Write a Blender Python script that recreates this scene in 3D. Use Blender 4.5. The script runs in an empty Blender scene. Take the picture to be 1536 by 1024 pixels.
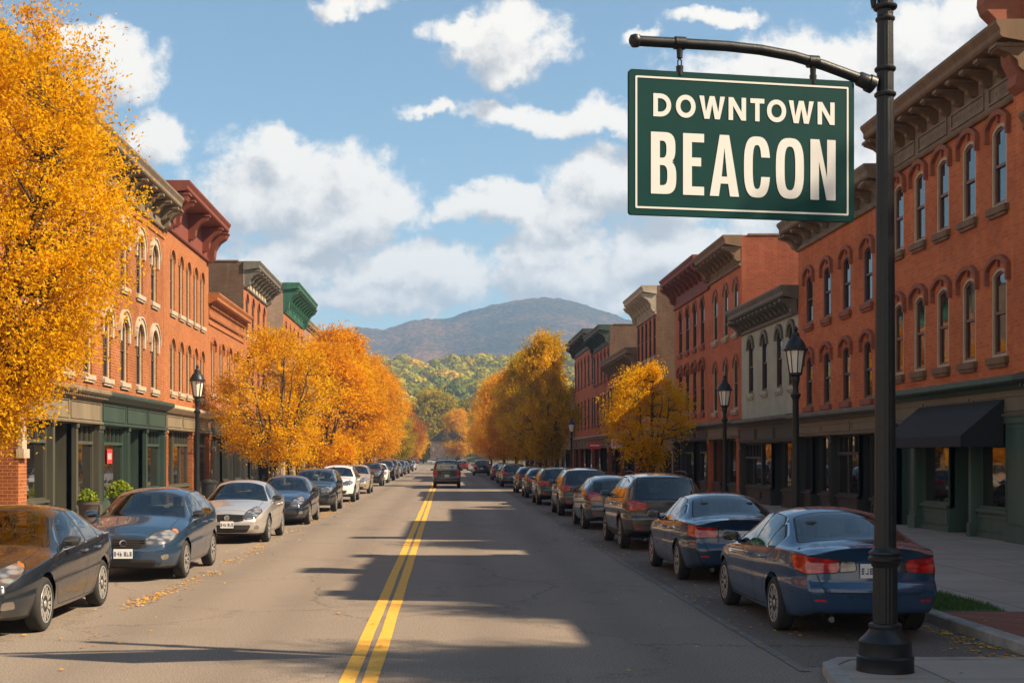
import bpy, math, random
import numpy as np
from mathutils import Vector, Matrix
from mathutils.geometry import tessellate_polygon

R = math.radians
sc = bpy.context.scene
COL = sc.collection
PI = math.pi
F_PX, VPX, VPY, HCAM = 2000.0, 668.0, 684.0, 2.1      # focal length in photo pixels, vanishing point, eye height

# ------------------------------------------------------------------ camera
cam_d = bpy.data.cameras.new('camera')
cam = bpy.data.objects.new('camera', cam_d)
COL.objects.link(cam)
cam.location = (0, 0, HCAM)
cam.rotation_euler = (R(90), 0, 0)
cam_d.sensor_width = 36
cam_d.lens = 36 * F_PX / 1536
cam_d.shift_x = (768 - VPX) / 1536
cam_d.shift_y = (VPY - 512) / 1536
cam_d.clip_start = 0.1
cam_d.clip_end = 12000
sc.camera = cam

# ------------------------------------------------------------------ light, exposure
SUN_AZ = (0.951, -0.309)
SUN_EL = R(40)
sv = Vector((SUN_AZ[0] * math.cos(SUN_EL), SUN_AZ[1] * math.cos(SUN_EL), math.sin(SUN_EL))).normalized()
sun_d = bpy.data.lights.new('sun', 'SUN')
sun_d.energy = 5.0
sun_d.angle = R(0.6)
sun_d.color = (1.0, 0.80, 0.56)
sun = bpy.data.objects.new('sun', sun_d)
COL.objects.link(sun)
sun.location = (60, 20, 60)
sun.rotation_euler = sv.to_track_quat('Z', 'Y').to_euler()
sc.view_settings.view_transform = 'Standard'
sc.view_settings.look = 'None'
sc.view_settings.exposure = 1.2
sc.view_settings.gamma = 1
sc.view_settings.use_curve_mapping = False
sc.render.engine = 'CYCLES'
sc.cycles.use_denoising = True
sc.cycles.max_bounces = 8
sc.cycles.transparent_max_bounces = 12
sc.cycles.volume_bounces = 0
sc.cycles.sample_clamp_indirect = 6

# ------------------------------------------------------------------ node helper
class NT:
    def __init__(s, tree):
        s.t = tree
    def n(s, typ, **kw):
        nd = s.t.nodes.new(typ)
        ins = kw.pop('ins', None)
        for k, v in kw.items():
            setattr(nd, k, v)
        if ins:
            for k, v in ins.items():
                s.set(nd.inputs[k], v)
        return nd
    def set(s, sock, v):
        if isinstance(v, bpy.types.NodeSocket):
            s.t.links.new(v, sock)
        elif isinstance(v, bpy.types.Node):
            s.t.links.new(v.outputs[0], sock)
        else:
            sock.default_value = v
    def m(s, op, a, b=0.0, c=None, clamp=False):
        nd = s.t.nodes.new('ShaderNodeMath')
        nd.operation = op
        nd.use_clamp = clamp
        s.set(nd.inputs[0], a)
        s.set(nd.inputs[1], b)
        if c is not None:
            s.set(nd.inputs[2], c)
        return nd.outputs[0]
    def mix(s, f, a, b, mode='MIX'):
        nd = s.t.nodes.new('ShaderNodeMix')
        nd.data_type = 'RGBA'
        nd.blend_type = mode
        s.set(nd.inputs[0], f)
        s.set(nd.inputs[6], a if not isinstance(a, tuple) else (*a[:3], 1))
        s.set(nd.inputs[7], b if not isinstance(b, tuple) else (*b[:3], 1))
        return nd.outputs[2]
    def ramp(s, f, stops):
        nd = s.t.nodes.new('ShaderNodeValToRGB')
        el = nd.color_ramp.elements
        while len(el) < len(stops):
            el.new(0.5)
        for e, (p, c) in zip(el, stops):
            e.position = p
            e.color = (*c[:3], 1) if not isinstance(c, float) else (c, c, c, 1)
        s.set(nd.inputs[0], f)
        return nd.outputs[0]
    def sstep(s, x, lo, hi):
        nd = s.t.nodes.new('ShaderNodeMapRange')
        nd.interpolation_type = 'SMOOTHSTEP'
        s.set(nd.inputs[0], x)
        s.set(nd.inputs[1], lo)
        s.set(nd.inputs[2], hi)
        return nd.outputs[0]

# ------------------------------------------------------------------ sky: Nishita + cumulus laid out by direction
# (u, v, half width, half height) of each cloud as tangents of its direction, north = +Y
def pc(px, py, rx, ry):
    return ((px - VPX) / F_PX, (VPY - py) / F_PX, rx / F_PX, ry / F_PX)
CLOUDS = [pc(*c) for c in [
    (430, 285, 160, 92), (555, 305, 85, 85), (360, 290, 95, 70), (530, 250, 60, 55), (430, 225, 80, 45), (500, 345, 130, 32),
    (765, 62, 100, 62), (690, 48, 55, 30), (760, 100, 45, 28),
    (820, 178, 190, 26), (650, 172, 55, 17), (950, 170, 90, 34),
    (760, 303, 150, 32), (930, 275, 120, 62), (880, 310, 120, 42), (1010, 290, 110, 80),
    (620, 410, 190, 50), (420, 395, 130, 60), (850, 400, 210, 62), (1010, 385, 210, 70), (560, 448, 200, 32), (960, 445, 230, 40), (860, 350, 120, 40),
    (180, 110, 75, 52), (232, 205, 55, 52), (520, 4, 70, 26), (130, 60, 70, 30),
    (1180, 105, 170, 60), (1300, 130, 170, 90), (1420, 70, 150, 85), (1210, 200, 190, 90), (1480, 20, 130, 60), (1330, 260, 170, 70), (1080, 30, 90, 20),
    (965, 45, 30, 20), (1230, 330, 170, 70),
]]
world = bpy.data.worlds.new('World')
sc.world = world
world.use_nodes = True
wt = world.node_tree
wt.nodes.clear()
W = NT(wt)

def cloud_group():
    g = bpy.data.node_groups.new('cloud_density', 'ShaderNodeTree')
    g.interface.new_socket('vec', in_out='INPUT', socket_type='NodeSocketVector')
    g.interface.new_socket('d', in_out='OUTPUT', socket_type='NodeSocketFloat')
    N = NT(g)
    gi = g.nodes.new('NodeGroupInput')
    go = g.nodes.new('NodeGroupOutput')
    v = gi.outputs[0]
    # domain warp so that outlines billow
    nz = N.n('ShaderNodeTexNoise', ins={'Vector': v, 'Scale': 16.0, 'Detail': 3.0, 'Roughness': 0.5})
    wv = N.n('ShaderNodeVectorMath', operation='SUBTRACT', ins={0: nz.outputs[1], 1: (0.5, 0.5, 0.5)})
    ws = N.n('ShaderNodeVectorMath', operation='SCALE', ins={0: wv.outputs[0], 'Scale': 0.045})
    va = N.n('ShaderNodeVectorMath', operation='ADD', ins={0: v, 1: ws.outputs[0]})
    nz2 = N.n('ShaderNodeTexNoise', ins={'Vector': v, 'Scale': 58.0, 'Detail': 4.0, 'Roughness': 0.6})
    wv2 = N.n('ShaderNodeVectorMath', operation='SUBTRACT', ins={0: nz2.outputs[1], 1: (0.5, 0.5, 0.5)})
    ws2 = N.n('ShaderNodeVectorMath', operation='SCALE', ins={0: wv2.outputs[0], 'Scale': 0.024})
    va = N.n('ShaderNodeVectorMath', operation='ADD', ins={0: va.outputs[0], 1: ws2.outputs[0]})
    sx = N.n('ShaderNodeSeparateXYZ', ins={0: va.outputs[0]})
    best = None
    for (u, w_, ru, rv) in CLOUDS:
        du = N.m('MULTIPLY', N.m('SUBTRACT', sx.outputs[0], u), 1 / ru)
        dv = N.m('MULTIPLY', N.m('SUBTRACT', sx.outputs[1], w_), 1 / rv)
        q = N.m('MULTIPLY_ADD', du, du, N.m('MULTIPLY', dv, dv))
        best = q if best is None else N.m('SMOOTH_MIN', best, q, 0.35)
    base = N.m('SUBTRACT', 1.0, N.m('SQRT', N.m('MAXIMUM', best, 0.0)))
    base = N.m('MAXIMUM', base, -1.2)
    f1 = N.n('ShaderNodeTexNoise', ins={'Vector': v, 'Scale': 21.0, 'Detail': 11.0, 'Roughness': 0.66})
    d = N.m('ADD', base, N.m('MULTIPLY', N.m('SUBTRACT', f1.outputs[0], 0.5), 2.1))
    N.set(go.inputs[0], d)
    return g
CG = cloud_group()
tc = W.n('ShaderNodeTexCoord')
sp = W.n('ShaderNodeSeparateXYZ', ins={0: tc.outputs['Generated']})
yy = W.m('MAXIMUM', sp.outputs[1], 0.03)
zz = W.m('MAXIMUM', sp.outputs[2], 0.0)
uf = W.m('DIVIDE', sp.outputs[0], yy)
vf = W.m('DIVIDE', zz, yy)
front = W.n('ShaderNodeCombineXYZ', ins={0: uf, 1: vf, 2: 0.0})
g1 = wt.nodes.new('ShaderNodeGroup')
g1.node_tree = CG
W.set(g1.inputs[0], front.outputs[0])
g2 = wt.nodes.new('ShaderNodeGroup')
g2.node_tree = CG
off = W.n('ShaderNodeVectorMath', operation='ADD', ins={0: front.outputs[0], 1: (0.012, 0.022, 0)})
W.set(g2.inputs[0], off.outputs[0])
# unseen clouds overhead and behind: a flat layer added as warm fill light
zz2 = W.m('ADD', zz, 0.12)
flat = W.n('ShaderNodeCombineXYZ', ins={0: W.m('DIVIDE', sp.outputs[0], zz2), 1: W.m('DIVIDE', sp.outputs[1], zz2), 2: 3.3})
fb = W.n('ShaderNodeTexNoise', ins={'Vector': flat.outputs[0], 'Scale': 1.3, 'Detail': 9.0, 'Roughness': 0.57})
dback = W.m('SUBTRACT', W.m('MULTIPLY', W.m('SUBTRACT', fb.outputs[0], 0.37), 3.0), W.m('MULTIPLY', zz, 0.85))
fwd = W.sstep(sp.outputs[1], 0.55, 0.75)
dens = W.m('ADD', W.m('MULTIPLY', g1.outputs[0], fwd), W.m('MULTIPLY', dback, W.m('SUBTRACT', 1.0, fwd)))
alpha = W.sstep(dens, -0.08, 0.46)
lit = W.m('SUBTRACT', g1.outputs[0], g2.outputs[0])
shade = W.m('ADD', W.m('MULTIPLY', lit, 0.85), W.m('MULTIPLY', g2.outputs[0], -0.42))
shade = W.m('ADD', shade, 0.78, clamp=True)
SKY_STR = 0.07
K = 1.0 / SKY_STR
ccol = W.ramp(shade, [(0.0, (0.27, 0.262, 0.258)), (0.35, (0.37, 0.352, 0.33)), (0.7, (0.50, 0.463, 0.415)), (1.0, (0.58, 0.535, 0.47))])
ccol = W.mix(fwd, (0.74, 0.575, 0.40), ccol)  # warm bright tone of the added fill clouds
ccol = W.mix(1.0, ccol, (K * .93, K * .93, K * .93), 'MULTIPLY')
sky = W.n('ShaderNodeTexSky', sky_type='NISHITA')
sky.sun_disc = False
sky.sun_elevation = SUN_EL
sky.sun_rotation = math.atan2(SUN_AZ[0], SUN_AZ[1])
sky.altitude = 100
sky.air_density = 1.0
sky.dust_density = 1.0
sky.ozone_density = 1.5
skyc = W.mix(1.0, sky.outputs[0], (0.80, 0.98, 0.96), 'MULTIPLY')
col = W.mix(W.m('MULTIPLY', alpha, 0.93), skyc, ccol)
bg = W.n('ShaderNodeBackground', ins={'Color': col, 'Strength': SKY_STR})
wo = W.n('ShaderNodeOutputWorld')
W.set(wo.inputs[0], bg.outputs[0])

# ------------------------------------------------------------------ materials
def new_mat(name):
    m = bpy.data.materials.new(name)
    m.use_nodes = True
    m.node_tree.nodes.clear()
    N = NT(m.node_tree)
    out = N.n('ShaderNodeOutputMaterial')
    b = N.n('ShaderNodeBsdfPrincipled')
    N.set(out.inputs[0], b.outputs[0])
    return m, N, b, out

_mc = {}
def pm(name, col, rough=0.6, metal=0.0, var=0.15, scale=3.0, bump=0.0, bscale=30.0, coat=0.0, spec=0.5, ior=None, streak=False, coord='Object'):
    if name in _mc:
        return _mc[name]
    m, N, b, out = new_mat(name)
    t = N.n('ShaderNodeTexCoord')
    v = t.outputs[coord]
    if streak:
        v = N.n('ShaderNodeMapping', ins={'Vector': v, 'Scale': (1, 1, 0.15)}).outputs[0]
    nz = N.n('ShaderNodeTexNoise', ins={'Vector': v, 'Scale': scale, 'Detail': 6.0, 'Roughness': 0.6})
    lo = tuple(c * (1 - var) for c in col)
    hi = tuple(min(1, c * (1 + var)) for c in col)
    c = N.ramp(nz.outputs[0], [(0.3, lo), (0.7, hi)])
    N.set(b.inputs['Base Color'], c)
    rr = N.m('ADD', N.m('MULTIPLY', nz.outputs[0], 0.25), rough - 0.125, clamp=True)
    N.set(b.inputs['Roughness'], rr)
    b.inputs['Metallic'].default_value = metal
    b.inputs['Coat Weight'].default_value = coat
    b.inputs['Coat Roughness'].default_value = 0.04
    b.inputs['Specular IOR Level'].default_value = spec
    if ior:
        b.inputs['IOR'].default_value = ior
    if bump:
        n2 = N.n('ShaderNodeTexNoise', ins={'Vector': t.outputs[coord], 'Scale': bscale, 'Detail': 5.0})
        bp = N.n('ShaderNodeBump', ins={'Strength': bump, 'Distance': 0.02, 'Height': n2.outputs[0]})
        N.set(b.inputs['Normal'], bp.outputs[0])
    _mc[name] = m
    return m

def brick_mat(name, c1, c2, mortar, bump=0.5, stain=0.5):
    m, N, b, out = new_mat(name)
    geo = N.n('ShaderNodeNewGeometry')
    s = N.n('ShaderNodeSeparateXYZ', ins={0: geo.outputs['Position']})
    u = N.m('ADD', s.outputs[0], s.outputs[1])
    v = N.n('ShaderNodeCombineXYZ', ins={0: u, 1: s.outputs[2], 2: 0.0})
    br = N.n('ShaderNodeTexBrick', ins={'Vector': v.outputs[0], 'Color1': (*c1, 1), 'Color2': (*c2, 1), 'Mortar': (*mortar, 1),
              'Scale': 1.0, 'Mortar Size': 0.011, 'Mortar Smooth': 0.25, 'Bias': -0.1, 'Brick Width': 0.26, 'Row Height': 0.098})
    n1 = N.n('ShaderNodeTexNoise', ins={'Vector': geo.outputs['Position'], 'Scale': 0.55, 'Detail': 7.0, 'Roughness': 0.62})
    mp = N.n('ShaderNodeMapping', ins={'Vector': geo.outputs['Position'], 'Scale': (1.5, 1.5, 0.16)})
    n2 = N.n('ShaderNodeTexNoise', ins={'Vector': mp.outputs[0], 'Scale': 1.6, 'Detail': 6.0, 'Roughness': 0.65})
    f = N.sstep(n1.outputs[0], 0.35, 0.75)
    c = N.mix(N.m('MULTIPLY', f, stain), br.outputs[0], tuple(x * 0.52 for x in c1))
    f2 = N.sstep(n2.outputs[0], 0.5, 0.8)
    c = N.mix(N.m('MULTIPLY', f2, stain), c, tuple(min(1, x * 1.35 + 0.03) for x in c2))
    N.set(b.inputs['Base Color'], c)
    b.inputs['Roughness'].default_value = 0.85
    b.inputs['Specular IOR Level'].default_value = 0.25
    bp = N.n('ShaderNodeBump', ins={'Strength': bump, 'Distance': 0.012, 'Height': N.m('SUBTRACT', N.m('MULTIPLY', n1.outputs[0], 0.3), br.outputs[1])})
    N.set(b.inputs['Normal'], bp.outputs[0])
    return m

def glass_mat(name, base=(0.012, 0.014, 0.015), rough=0.03, ior=1.75, wob=0.05, wscale=1.2):
    m, N, b, out = new_mat(name)
    geo = N.n('ShaderNodeNewGeometry')
    nz = N.n('ShaderNodeTexNoise', ins={'Vector': geo.outputs['Position'], 'Scale': wscale, 'Detail': 2.0})
    bp = N.n('ShaderNodeBump', ins={'Strength': wob, 'Distance': 0.1, 'Height': nz.outputs[0]})
    N.set(b.inputs['Normal'], bp.outputs[0])
    n2 = N.n('ShaderNodeTexNoise', ins={'Vector': geo.outputs['Position'], 'Scale': 0.9, 'Detail': 4.0})
    N.set(b.inputs['Base Color'], N.mix(n2.outputs[0], tuple(x * 0.5 for x in base), tuple(x * 1.6 for x in base)))
    b.inputs['Roughness'].default_value = rough
    b.inputs['IOR'].default_value = ior
    return m

def leaf_mat(name, stops, trans=0.55):
    m, N, b, out = new_mat(name)
    at = N.n('ShaderNodeAttribute', attribute_name='tint')
    c = N.ramp(at.outputs['Fac'], stops)
    b.inputs['Roughness'].default_value = 0.6
    b.inputs['Specular IOR Level'].default_value = 0.05
    N.set(b.inputs['Base Color'], c)
    tr = N.n('ShaderNodeBsdfTranslucent', ins={'Color': N.mix(1.0, c, (1.0, 0.95, 0.6), 'MULTIPLY')})
    mx = N.n('ShaderNodeMixShader', ins={0: trans, 1: b.outputs[0], 2: tr.outputs[0]})
    N.set(out.inputs[0], mx.outputs[0])
    return m

def paint_mat(name, col, metal=0.35, rough=0.24, dust=0.05):
    m, N, b, out = new_mat(name)
    t = N.n('ShaderNodeTexCoord')
    nz = N.n('ShaderNodeTexNoise', ins={'Vector': t.outputs['Object'], 'Scale': 2.2, 'Detail': 7.0, 'Roughness': 0.65})
    s = N.n('ShaderNodeSeparateXYZ', ins={0: t.outputs['Object']})
    low = N.sstep(s.outputs[2], 0.75, 0.2)
    f = N.m('MULTIPLY', N.m('ADD', N.m('MULTIPLY', nz.outputs[0], 0.9), low), dust, clamp=True)
    geo = N.n('ShaderNodeNewGeometry')
    N.set(b.inputs['Base Color'], N.mix(geo.outputs['Backfacing'], N.mix(f, col, (0.16, 0.13, 0.10)), (0.03, 0.03, 0.03)))
    N.set(b.inputs['Roughness'], N.m('ADD', rough, N.m('MULTIPLY', f, 0.8), clamp=True))
    b.inputs['Metallic'].default_value = metal
    b.inputs['Coat Weight'].default_value = 1.0
    b.inputs['Coat IOR'].default_value = 1.5
    b.inputs['Coat Roughness'].default_value = 0.03
    return m

# asphalt
def asphalt_mat(name, c0, c1, crack=0.5):
    m, N, b, out = new_mat(name)
    geo = N.n('ShaderNodeNewGeometry')
    P = geo.outputs['Position']
    big = N.n('ShaderNodeTexNoise', ins={'Vector': N.n('ShaderNodeMapping', ins={'Vector': P, 'Scale': (0.9, 0.07, 1)}).outputs[0], 'Scale': 1.0, 'Detail': 5.0, 'Roughness': 0.6})
    patch = N.n('ShaderNodeTexNoise', ins={'Vector': P, 'Scale': 0.35, 'Detail': 6.0, 'Roughness': 0.6})
    fine = N.n('ShaderNodeTexNoise', ins={'Vector': P, 'Scale': 52.0, 'Detail': 4.0, 'Roughness': 0.7})
    mid = N.n('ShaderNodeTexNoise', ins={'Vector': P, 'Scale': 14.0, 'Detail': 5.0, 'Roughness': 0.65})
    f = N.m('ADD', N.m('MULTIPLY', big.outputs[0], 0.5), N.m('MULTIPLY', patch.outputs[0], 0.5))
    c = N.ramp(f, [(0.3, c0), (0.7, c1)])
    c = N.mix(N.m('MULTIPLY', N.sstep(fine.outputs[0], 0.45, 0.68), 0.7), c, tuple(x * 1.75 for x in c1))
    c = N.mix(N.m('MULTIPLY', N.sstep(fine.outputs[0], 0.5, 0.32), 0.7), c, tuple(x * 0.4 for x in c0))
    c = N.mix(N.m('MULTIPLY', N.sstep(mid.outputs[0], 0.45, 0.75), 0.22), c, tuple(x * 0.62 for x in c0))
    # tyre-darkened wheel tracks of the two lanes
    xs = N.n('ShaderNodeSeparateXYZ', ins={0: P}).outputs[0]
    tr = None
    for xc in (-3.75, -2.05, 0.55, 2.3):
        q = N.m('DIVIDE', N.m('SUBTRACT', N.m('ADD', xs, N.m('MULTIPLY', patch.outputs[0], 0.5)), xc + .25), 0.42)
        e = N.m('POWER', 2.718, N.m('MULTIPLY', N.m('MULTIPLY', q, q), -1.0))
        tr = e if tr is None else N.m('ADD', tr, e)
    c = N.mix(N.m('MULTIPLY', tr, 0.30, clamp=True), c, tuple(x * 0.62 for x in c0))
    c = N.mix(N.m('MULTIPLY', N.sstep(patch.outputs[0], 0.52, 0.60), 0.16), c, tuple(x * 0.55 for x in c0))
    # cracks
    wp = N.n('ShaderNodeVectorMath', operation='ADD', ins={0: P, 1: N.n('ShaderNodeVectorMath', operation='SCALE', ins={0: mid.outputs[1], 'Scale': 0.25}).outputs[0]})
    wp2 = N.n('ShaderNodeVectorMath', operation='ADD', ins={0: wp.outputs[0], 1: N.n('ShaderNodeVectorMath', operation='SCALE', ins={0: patch.outputs[1], 'Scale': 1.6}).outputs[0]})
    vo = N.n('ShaderNodeTexVoronoi', feature='DISTANCE_TO_EDGE', ins={'Vector': N.n('ShaderNodeMapping', ins={'Vector': wp2.outputs[0], 'Scale': (0.30, 0.17, 1)}).outputs[0], 'Scale': 1.0})
    cr = N.m('MULTIPLY', N.sstep(vo.outputs[0], 0.0060, 0.0015), N.sstep(patch.outputs[0], 0.36, 0.50))
    c = N.mix(N.m('MULTIPLY', cr, crack), c, (0.02, 0.019, 0.018))
    N.set(b.inputs['Base Color'], c)
    b.inputs['Roughness'].default_value = 0.88
    b.inputs['Specular IOR Level'].default_value = 0.25
    bp = N.n('ShaderNodeBump', ins={'Strength': 0.55, 'Distance': 0.008, 'Height': N.m('SUBTRACT', fine.outputs[0], cr)})
    N.set(b.inputs['Normal'], bp.outputs[0])
    return m

def slab_mat(name, col, sx=1.5, sy=1.5):
    m, N, b, out = new_mat(name)
    geo = N.n('ShaderNodeNewGeometry')
    P = geo.outputs['Position']
    br = N.n('ShaderNodeTexBrick', offset=0.0, ins={'Vector': P, 'Color1': (*[x * 0.92 for x in col], 1), 'Color2': (*[x * 1.08 for x in col], 1), 'Mortar': (*[x * 0.3 for x in col], 1),
              'Scale': 1.0, 'Mortar Size': 0.014, 'Mortar Smooth': 0.2, 'Brick Width': sx, 'Row Height': sy})
    n1 = N.n('ShaderNodeTexNoise', ins={'Vector': P, 'Scale': 0.8, 'Detail': 7.0, 'Roughness': 0.65})
    n2 = N.n('ShaderNodeTexNoise', ins={'Vector': P, 'Scale': 40.0, 'Detail': 4.0})
    c = N.mix(N.m('MULTIPLY', N.sstep(n1.outputs[0], 0.35, 0.7), 0.4), br.outputs[0], tuple(x * 0.6 for x in col))
    c = N.mix(N.m('MULTIPLY', n2.outputs[0], 0.25), c, tuple(x * 0.7 for x in col))
    N.set(b.inputs['Base Color'], c)
    b.inputs['Roughness'].default_value = 0.9
    bp = N.n('ShaderNodeBump', ins={'Strength': 0.4, 'Distance': 0.01, 'Height': N.m('SUBTRACT', n2.outputs[0], N.m('MULTIPLY', br.outputs[1], 2.0))})
    N.set(b.inputs['Normal'], bp.outputs[0])
    return m

M = {}
M['asphalt'] = asphalt_mat('asphalt', (0.165, 0.133, 0.105), (0.225, 0.184, 0.146))
M['asphalt_lane'] = asphalt_mat('asphalt_lane', (0.105, 0.086, 0.069), (0.155, 0.128, 0.104), 0.7)
def line_paint():
    m, N, b, out = new_mat('yellow_line')
    P = N.n('ShaderNodeNewGeometry').outputs['Position']
    n1 = N.n('ShaderNodeTexNoise', ins={'Vector': P, 'Scale': 6.0, 'Detail': 8.0, 'Roughness': 0.7})
    n2 = N.n('ShaderNodeTexNoise', ins={'Vector': P, 'Scale': 45.0, 'Detail': 5.0, 'Roughness': 0.7})
    c = N.ramp(n1.outputs[0], [(0.3, (0.55, 0.27, 0.025)), (0.7, (0.78, 0.42, 0.04))])
    wear = N.m('MULTIPLY', N.sstep(N.m('ADD', N.m('MULTIPLY', n1.outputs[0], 0.6), N.m('MULTIPLY', n2.outputs[0], 0.5)), 0.60, 0.68), 0.85)
    N.set(b.inputs['Base Color'], N.mix(wear, c, (0.13, 0.11, 0.09)))
    b.inputs['Roughness'].default_value = 0.8
    N.set(b.inputs['Normal'], N.n('ShaderNodeBump', ins={'Strength': 0.4, 'Distance': 0.006, 'Height': n2.outputs[0]}).outputs[0])
    return m
M['yellow_line'] = line_paint()
M['slab'] = slab_mat('slab', (0.37, 0.31, 0.25))
M['kerb'] = pm('kerb', (0.30, 0.27, 0.24), 0.9, var=0.3, scale=2.5, bump=0.5, bscale=30)
M['gutter'] = pm('gutter', (0.155, 0.135, 0.115), 0.9, var=0.35, scale=5, bump=0.5, bscale=40)
M['earth'] = pm('earth', (0.09, 0.085, 0.04), 0.95, var=0.4, scale=0.2)
M['grass'] = pm('grass', (0.06, 0.12, 0.02), 0.9, var=0.4, scale=20)
M['paver'] = brick_mat('paver', (0.26, 0.085, 0.055), (0.32, 0.12, 0.075), (0.10, 0.07, 0.06))
# brick by building
M['brick_orange'] = brick_mat('brick_orange', (0.215, 0.060, 0.015), (0.31, 0.096, 0.026), (0.40, 0.20, 0.10))
M['brick_bright'] = brick_mat('brick_bright', (0.255, 0.074, 0.019), (0.335, 0.108, 0.030), (0.42, 0.21, 0.10), stain=0.25)
M['brick_red'] = brick_mat('brick_red', (0.47, 0.115, 0.036), (0.60, 0.172, 0.056), (0.46, 0.20, 0.10))
M['brick_deep'] = brick_mat('brick_deep', (0.44, 0.105, 0.038), (0.54, 0.145, 0.054), (0.42, 0.18, 0.10))
M['brick_brown'] = brick_mat('brick_brown', (0.26, 0.14, 0.085), (0.33, 0.185, 0.115), (0.24, 0.17, 0.12))
M['brick_tan'] = brick_mat('brick_tan', (0.33, 0.22, 0.15), (0.40, 0.27, 0.19), (0.30, 0.24, 0.18))
M['brick_side_red'] = brick_mat('brick_side_red', (0.23, 0.052, 0.022), (0.29, 0.075, 0.032), (0.24, 0.10, 0.065))  # side wall bricks: shade put into the colour, darker than the fronts
M['brick_side_brown'] = brick_mat('brick_side_brown', (0.115, 0.066, 0.040), (0.155, 0.09, 0.056), (0.12, 0.085, 0.06))  # brown side walls, darkened in the same way
M['stone_mid'] = pm('stone_mid', (0.155, 0.115, 0.075), 0.85, var=0.25, scale=3, bump=0.4)
M['stucco_sage'] = pm('stucco_sage', (0.36, 0.37, 0.28), 0.85, var=0.16, scale=1.2, bump=0.5, bscale=14)
M['stone'] = pm('stone', (0.38, 0.315, 0.23), 0.85, var=0.25, scale=3, bump=0.4)
M['stone_dark'] = pm('stone_dark', (0.19, 0.14, 0.095), 0.85, var=0.3, scale=3, bump=0.4)
M['brownstone'] = pm('brownstone', (0.26, 0.085, 0.045), 0.85, var=0.25, scale=3, bump=0.4)
M['redwood'] = pm('red_painted_wood', (0.155, 0.034, 0.016), 0.7, var=0.25, scale=3, streak=True)
M['brown_trim'] = pm('brown_trim', (0.165, 0.095, 0.045), 0.75, var=0.3, scale=3, streak=True)
M['cream_trim'] = pm('cream_trim', (0.42, 0.34, 0.225), 0.65, var=0.15, scale=3, streak=True)
M['beige_trim'] = pm('beige_trim', (0.17, 0.135, 0.085), 0.7, var=0.2, scale=3, streak=True)
M['green_trim'] = pm('green_trim', (0.022, 0.044, 0.034), 0.6, var=0.25, scale=3, streak=True)
M['green_trim_shade_lift'] = pm('green_trim_shade_lift', (0.052, 0.098, 0.076), 0.6, var=0.25, scale=3, streak=True)  # copy of the green trim, lightened to make up for the shaded side
M['olive_trim_shade_lift'] = pm('olive_trim_shade_lift', (0.13, 0.12, 0.075), 0.65, var=0.25, scale=3, streak=True)  # olive copy, lightened likewise for the shop in shade
M['green_copper'] = pm('green_copper', (0.022, 0.105, 0.065), 0.6, var=0.4, scale=2.5, streak=True)
M['dark_trim'] = pm('dark_trim', (0.028, 0.029, 0.026), 0.6, var=0.3, scale=3, streak=True)
M['grey_trim'] = pm('grey_trim', (0.125, 0.115, 0.09), 0.7, var=0.3, scale=3, streak=True)
M['olive_trim'] = pm('olive_trim', (0.052, 0.050, 0.034), 0.65, var=0.25, scale=3, streak=True)
M['sash_cream'] = pm('sash_cream', (0.44, 0.345, 0.22), 0.55, var=0.12)
M['sash_dark'] = pm('sash_dark', (0.05, 0.035, 0.03), 0.5, var=0.2)
M['sash_brown'] = pm('sash_brown', (0.16, 0.065, 0.045), 0.5, var=0.2)
M['roof'] = pm('roof_felt', (0.06, 0.055, 0.05), 0.9, var=0.3)
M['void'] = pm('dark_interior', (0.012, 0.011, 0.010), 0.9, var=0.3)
M['glass'] = glass_mat('window_glass', base=(0.008, 0.009, 0.010), ior=2.2, wob=0.03)
M['shop_glass'] = glass_mat('shop_glass', base=(0.010, 0.009, 0.007), ior=2.3, wob=0.07, wscale=0.9)
M['black_iron'] = pm('black_iron', (0.012, 0.013, 0.0145), 0.42, var=0.3, scale=9, bump=0.15, bscale=60, spec=0.35)
M['lamp_glass'] = pm('frosted_lamp_glass', (0.78, 0.72, 0.62), 0.35, var=0.06)
M['sign_green'] = pm('sign_green', (0.001, 0.036, 0.035), 0.55, var=0.08, scale=2.5, spec=0.12)
M['sign_white'] = pm('sign_white', (0.60, 0.60, 0.585), 0.5, var=0.03)
M['awning'] = pm('awning_canvas', (0.014, 0.015, 0.018), 0.85, var=0.3, scale=5, bump=0.2)
M['bark'] = pm('bark', (0.060, 0.042, 0.028), 0.95, var=0.4, scale=9, bump=0.8, bscale=25)
M['planter'] = pm('planter_pot', (0.055, 0.045, 0.038), 0.85, var=0.3, scale=6, bump=0.3)
M['red_sign'] = pm('red_sign', (0.65, 0.03, 0.025), 0.5, var=0.12)
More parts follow.
